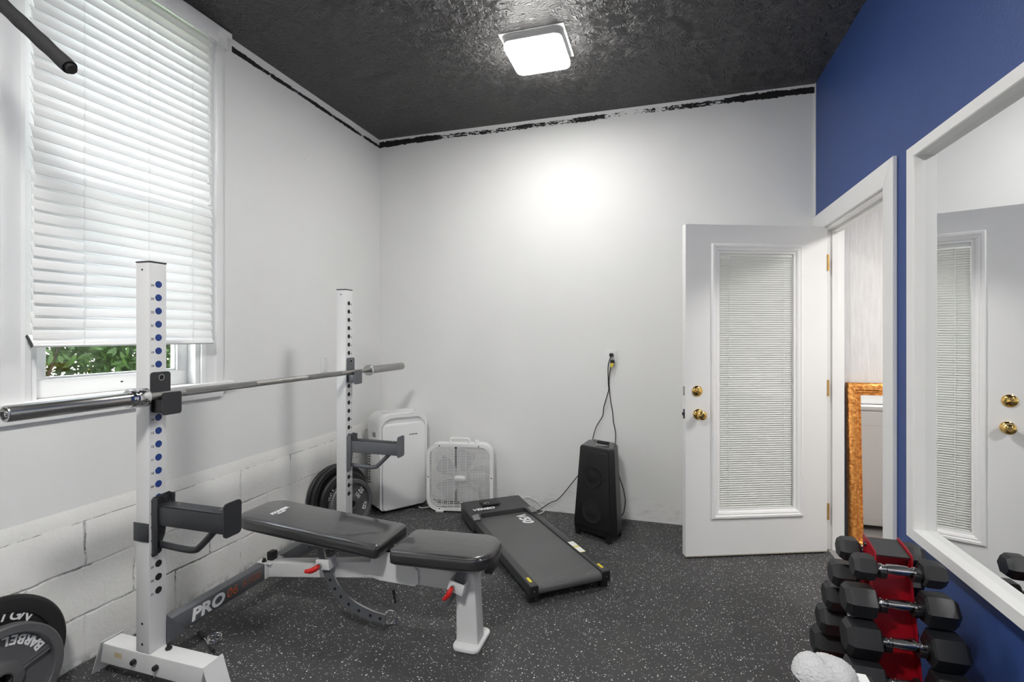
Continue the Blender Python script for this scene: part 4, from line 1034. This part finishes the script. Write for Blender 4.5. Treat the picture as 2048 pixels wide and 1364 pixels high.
c2 = cord('power_cord', 'black power cord with a yellow tag from the lower socket to the speaker', [(-.362, 3.735, 1.150), (-.370, 3.752, 1.125), (-.383, 3.760, 1.04), (-.380, 3.762, .96), (-.372, 3.761, .88), (-.356, 3.755, .79), (-.350, 3.752, .72), (-.334, 3.745, .64), (-.330, 3.70, .52), (-.30, 3.64, .36), (-.268, 3.60, .28), (-.252, 3.58, .20), (-.262, 3.56, .12), (-.285, 3.54, .10)], .0034, M['black'])
b = B(); box(b, -.372, -.342, 3.726, 3.762, 1.157, 1.182, bev=.005); obj('plug', b, M['black'], c2, w=True)
b = B(); prism(b, rrect(.020, .042, .009), -.0006, .0006, T=Matrix.Translation((-.358, 3.728, 1.148)) @ Matrix.Rotation(R(18), 4, 'Y') @ fr((0, 0, 0), (1, 0, 0), (0, 0, 1), (0, -1, 0))); obj('yellow_tag', b, M['yellow'], c2, w=True)
cord('white_cord', 'white cord arching along the wall behind the treadmill', [(-1.07, 3.742, .075), (-1.02, 3.742, .10), (-.97, 3.742, .095), (-.90, 3.742, .05), (-.875, 3.735, .012), (-.90, 3.68, .005), (-.95, 3.64, .005)], .0035, M['cord_white'])
c4 = cord('white_cord', 'short white cord on the floor between the air conditioner and the fan', [(-1.845, 3.545, .006), (-1.80, 3.535, .006), (-1.74, 3.60, .006), (-1.66, 3.64, .006)], .0045, M['cord_white'])
b = B(); box(b, -1.885, -1.845, 3.523, 3.547, .0, .016, bev=.004); obj('plug', b, M['black'], c4, w=True)

# ------------------------------------------------------------------ wall mirror on the blue wall
wm = thing('wall_mirror', 'large white framed mirror hung on the navy wall', 'mirror', (XR, 1.6, .56))
MY0, MY1, MZ0, MZ1, MX = .55, 2.353, .570, 2.106, .93
b = B(); fw = .060
rings = []
for i, x in ((0, XR - .001), (0, MX + .003), (.003, MX), (fw - .004, MX), (fw, MX + .004), (fw, .972)):
    rings.append([Vector((x, MY0 + i, MZ0 + i * .75)), Vector((x, MY1 - i, MZ0 + i * .75)), Vector((x, MY1 - i, MZ1 - i * .75)), Vector((x, MY0 + i, MZ1 - i * .75))])
V = [[b.verts.new(p) for p in r] for r in rings]
for A, C in zip(V, V[1:]):
    for i in range(4): b.faces.new((A[i], A[(i + 1) % 4], C[(i + 1) % 4], C[i]))
obj('mirror_frame', b, M['trim'], wm, w=True, ang=20)
WX('mirror_glass', M['mirror'], wm, .969, .973, MY0 + .03, MY1 - .05, MZ0 + .03, MZ1 - .03)
WX('backing_board', M['black'], wm, .974, XR - .001, MY0 + .01, MY1 - .01, MZ0 + .01, MZ1 - .01)

# ------------------------------------------------------------------ dumbbell rack and dumbbells
DX = .730
dr = thing('dumbbell_rack', 'red upright dumbbell rack with black top against the navy wall', 'dumbbell rack', (DX, 2.0, 0))
tiers = [(0.6039, 1.908, 2.0511), (0.4942, 1.9032, 2.094), (0.3874, 1.8679, 2.1417), (0.2777, 1.8364, 2.1799), (0.168, 1.8078, 2.218)]
def panel(nm, y_top, y_bot, sg):
    b = B(); prof = [(-.066, 0), (-.066, .030), (-.060, .030), (-.060, .004), (-.02, .006), (.02, .006), (.060, .004), (.060, .030), (.066, .030), (.066, 0)]
    rings = []
    for z, y, k in ((.03, y_bot, 1.12), (.625, y_top, .82)): rings.append([Vector((DX + p[0] * k, y + sg * (p[1] - .03), z)) for p in prof])
    loft(b, rings); return obj(nm, b, M['rackred'], dr, w=True)
panel('front_panel', 1.952, 1.868, -1); panel('rear_panel', 2.010, 2.162, 1)
b = B(); prism(b, [(1.9347, 0.6373), (1.9385, 0.6326), (1.9748, 0.6411), (2.0368, 0.6526), (2.0368, 0.6574), (1.9748, 0.6459)], DX - .048, DX + .048, T=fr((0, 0, 0), (0, 1, 0), (0, 0, 1), (1, 0, 0))); obj('top_plate', b, M['tmblack'], dr, w=True)
for s in (-1, 1):
    b = B(); prism(b, [(1.9310, 0.5973), (1.9366, 0.583), (1.9796, 0.5973), (2.032, 0.5877), (2.0416, 0.6593), (2.0368, 0.6659), (1.9748, 0.6564), (1.9366, 0.645), (1.9320, 0.6354)], DX + s * .051 - .002, DX + s * .051 + .002, T=fr((0, 0, 0), (0, 1, 0), (0, 0, 1), (1, 0, 0))); br = obj('side_bracket', b, M['rackred'], dr, w=True)
    for y, z in ((1.9443, 0.6211), (2.0129, 0.6402)):
        b = B(); cyl(b, (DX + s * .053, y, z), (DX + s * .059, y, z), .007, .005, seg=12); obj('bolt', b, M['black'], br, w=True)
    b = B(); box(b, DX + s * .10 - .03, DX + s * .10 + .03, 1.73, 2.30, 0, .04, bev=.005); obj('base_foot', b, M['rackred'], dr, w=True)
for y in (1.84, 2.13): b = B(); box(b, DX - .10, DX + .10, y, y + .04, 0, .035); obj('base_crossbar', b, M['rackred'], dr, w=True)
for z, yf, yr in tiers:
    for y, sg in ((yf, 1), (yr, -1)):
        for s in (-1, 1):
            x = DX + s * .046; b = B(); T = fr((x - .009, y, z), (0, 1, 0), (0, 0, 1), (1, 0, 0)); ri, ro = .0195, .031
            arc = [(ri * math.cos(a), ri * math.sin(a)) for a in [R(180 + k * 15) for k in range(13)]]; arc2 = [(ro * math.cos(a), ro * math.sin(a)) for a in [R(360 - k * 15) for k in range(13)]]
            prism(b, arc2[::-1] and (arc + arc2), 0, .018, T=T)
            box(b, x - .009, x + .009, min(y + sg * .026, y + sg * .06), max(y + sg * .026, y + sg * .06), z - .03, z - .008)
            obj('saddle', b, M['black'], dr, w=True)
def hexpts(R0, x, rot): return [Vector((x, R0 * math.cos(rot + k * PI / 3), R0 * math.sin(rot + k * PI / 3))) for k in range(6)]
def dumbbell(label, loc, L, Rh, hl, rot):
    o = thing('dumbbell', label, 'dumbbell', loc, 0, 'black hex dumbbells on the red rack')
    gap = L / 2 - hl
    for s in (-1, 1):
        b = B(); x0, x1 = s * gap, s * L / 2
        loft(b, [hexpts(Rh * .80, x0, rot), hexpts(Rh * .97, x0 + s * .006, rot), hexpts(Rh, x0 + s * .014, rot), hexpts(Rh, x1 - s * .022, rot), hexpts(Rh * .97, x1 - s * .014, rot), hexpts(Rh * .74, x1, rot)])
        hd = obj('head', b, M['hex'], o, ang=14)
        b = B(); cyl(b, (x0 + s * .001, 0, 0), (x0 - s * .006, 0, 0), .022, seg=20); obj('neck_collar', b, M['black'], hd)
    b = B(); n = 12; prof = [(.0145, -gap), (.0145, -gap + .012), (.0165, -gap + .016), (.0155, -.042), (.0125, -.040), (.0125, -.032), (.0155, -.030), (.0172, 0), (.0155, .030), (.0125, .032), (.0125, .040), (.0155, .042), (.0165, gap - .016), (.0145, gap - .012), (.0145, gap)]
    turn(b, prof, fr((0, 0, 0), (0, 1, 0), (0, 0, 1), (1, 0, 0)), 24, cap=False); obj('handle', b, M['chrome'], o)
    return o
names = ['top', 'second', 'third', 'fourth', 'bottom']
fs = [(0.2536, 0.0421, 0.0632), (0.3082, 0.0536, 0.09), (0.3254, 0.0584, 0.0976), (0.3349, 0.0593, 0.1024), (0.3407, 0.0603, 0.1053)]
rs = [(0.2536, 0.0421, 0.0632), (0.2775, 0.0488, 0.0746), (0.2919, 0.0526, 0.0823), (0.311, 0.0565, 0.0919), (0.3302, 0.0593, 0.0995)]
rots = [R(4), R(-5), R(3), R(-2), R(0)]
for i, (z, yf, yr) in enumerate(tiers):
    L_, Rh, hl = fs[i]; dumbbell('black hex dumbbell on the near side of the red rack, %s row' % names[i], (DX - .001, yf, z), L_, Rh, hl, rots[i])
    L_, Rh, hl = rs[i]; dumbbell('black hex dumbbell on the far side of the red rack, %s row' % names[i], (DX, yr, z), L_, Rh, hl, rots[-1 - i])

# ------------------------------------------------------------------ ceiling lamp
lp = thing('ceiling_lamp', 'lit square white ceiling lamp on the black ceiling', 'ceiling lamp', (-.695, 2.815, H))
b = B(); box(b, -.185, .185, -.180, .155, -.004, -.0005); obj('unpainted_patch', b, M['lampwhite'], lp, label='bare white patch of ceiling around the lamp')
b = B(); prism(b, rrect(.335, .345, .045, 8), -.045, -.004, bev=.004); obj('housing', b, M['lampbody'], lp, ang=50)
M['lamp'] = emit_mat('lamp_diffuser', (1., .985, .955), 21.5)
b = B(); prism(b, rrect(.332, .342, .045, 8), -.068, -.0455, bev=.009); obj('diffuser', b, M['lamp'], lp, ang=60)

# unseen brighter copy of the lamp, added above the viewpoint as wall fill
M['lampfill'] = emit_mat('lamp_diffuser_front', (1., .985, .96), 64.)
lp_fill = lp.copy(); COL.objects.link(lp_fill); lp_fill.location = (-.695, -.02, H); lp_fill['label'] = 'added fill light above the viewpoint, shaped like the square ceiling lamp'; lp_fill['group'] = lp['group'] = 'square ceiling lamps'
for ch in list(lp.children):
    c = ch.copy(); COL.objects.link(c); c.parent = lp_fill
    if ch.name.startswith('diffuser'): c.data = ch.data.copy(); c.data.materials[0] = M['lampfill']

# ------------------------------------------------------------------ foam-covered bar at the upper left
fb = thing('pull_up_bar', 'black foam-sleeved bar reaching in front of the window blind', 'pull-up bar', (XL, .78, 2.83))
e0, e1 = Vector((-1.59, .972, 2.118)), Vector((XL, .78, 2.83)); dv = (e1 - e0).normalized()
b = B(); tube(b, [e0 + dv * (.55 * k / 40) for k in range(41)], lambda t: .0195 + .0008 * math.sin(t * 40), seg=20); fo = obj('foam_grip', b, M['foam'], fb, w=True)
b = B(); cyl(b, e0 + dv * .5, e1 - dv * .004, .014, seg=18); obj('steel_bar', b, M['black'], fb, w=True)
b = B(); cyl(b, e0 - dv * .010, e0 + dv * .05, .0135, seg=18); obj('bar_end', b, M['black'], fb, w=True)
b = B(); box(b, XL + .0005, XL + .008, .74, .82, 2.77, 2.90, bev=.002); obj('wall_plate', b, M['black'], fb, w=True)

# ------------------------------------------------------------------ grey box with white rail, plush towel
eq = thing('storage_case', 'low grey case with a white rail beside the dumbbell rack', 'case', (.56, 1.25, 0))
WX('case_body', M['greytop'], eq, .385, .86, 1.02, 1.468, .0, .480, bev=.006)
b = B(); prism(b, [(.40, .482), (.492, .482), (.506, .466), (.512, .474), (.497, .500), (.40, .500)], -1.478, -1.440, T=TY); obj('white_rail', b, M['acwhite'], eq, w=True)
WX('rail_end', M['black'], eq, .4985, .508, 1.436, 1.476, .486, .500, bev=.002)
tw = B(); cx, cy, cz = .394, 1.440, .492
nu, nv = 120, 60
def tpt(i, j):
    a = 2 * PI * i / nu; t = j / nv
    rr = math.sin(t * PI / 2) ** .8; z = math.cos(t * PI / 2) ** .75
    p = Vector((cx + .074 * rr * math.cos(a), cy + .066 * rr * math.sin(a), cz + .054 * z))
    q = Vector(((p.x - cx) * 14, (p.y - cy) * 14, 0)); fold = noise.noise(q * .9 + Vector((3, 1, 0))) * .018 * (1 - t * .3)
    cre = -.016 * math.exp(-((p.x - cx - .006 + (p.y - cy) * .55) / .012) ** 2)
    n = (p - Vector((cx, cy, cz - .02))).normalized()
    fuzz = noise.noise(p * 190) * .0022 + noise.noise(p * 420) * .0018
    r_ = p + n * (fold + fuzz + cre)
    r_.z = max(r_.z, .5012); return r_
rows = [[tw.verts.new(tpt(i, j)) for i in range(nu)] for j in range(1, nv + 1)]
apex = tw.verts.new(tpt(0, 0))
for i in range(nu): tw.faces.new((apex, rows[0][i], rows[0][(i + 1) % nu]))
for A, C in zip(rows, rows[1:]):
    for i in range(nu): tw.faces.new((A[i], C[i], C[(i + 1) % nu], A[(i + 1) % nu]))
tag(obj('towel', tw, M['towel'], None, ang=80), 'fuzzy light grey towel bunched on the grey case', 'towel')

# ------------------------------------------------------------------ light, world, camera
w = bpy.data.worlds.new('World'); S.world = w; w.use_nodes = True
nt = w.node_tree; bg = nt.nodes['Background']; sk = nt.nodes.new('ShaderNodeTexSky'); sk.sky_type = 'NISHITA'; sk.sun_elevation = R(48); sk.sun_rotation = R(200); sk.sun_disc = False
hs = nt.nodes.new('ShaderNodeHueSaturation'); hs.inputs['Saturation'].default_value = .35; nt.links.new(sk.outputs[0], hs.inputs['Color']); nt.links.new(hs.outputs[0], bg.inputs[0]); bg.inputs[1].default_value = 0.52
def lamp(name, kind, loc, energy, size=None, rot=(0, 0, 0), col=(1, 1, 1)):
    d = bpy.data.lights.new(name, kind); d.energy = energy; d.color = col
    if kind == 'AREA': d.size = size
    if kind == 'SUN': d.angle = R(.6)
    o = bpy.data.objects.new(name, d); COL.objects.link(o); o.location = loc; o.rotation_euler = rot; return o
lamp('sun', 'SUN', (-6, 0, 6), 1.0, rot=(R(-38), R(-20), 0), col=(1, .95, .86))
lamp('hall_fill_light', 'AREA', (1.9, 2.4, 2.42), 13, .4, col=(1, .97, .93))  # unseen area light added to brighten the hall, no fixture

cd = bpy.data.cameras.new('Camera'); cam = bpy.data.objects.new('Camera', cd); COL.objects.link(cam)
cam.location = (0, 0, 1.37); cam.rotation_euler = (PI / 2, 0, R(16.87))
cd.sensor_width = 36; cd.lens = 36 * 993 / 2048; cd.shift_y = -13 / 2048; cd.clip_start = .02
S.camera = cam
S.view_settings.view_transform = 'Standard'; S.view_settings.look = 'None'; S.view_settings.gamma = 1; S.view_settings.exposure = 1.72
S.view_settings.use_curve_mapping = False
S.cycles.use_denoising = True; S.cycles.max_bounces = 10; S.cycles.diffuse_bounces = 6; S.cycles.glossy_bounces = 6; S.cycles.transparent_max_bounces = 16
S.cycles.sample_clamp_indirect = 8
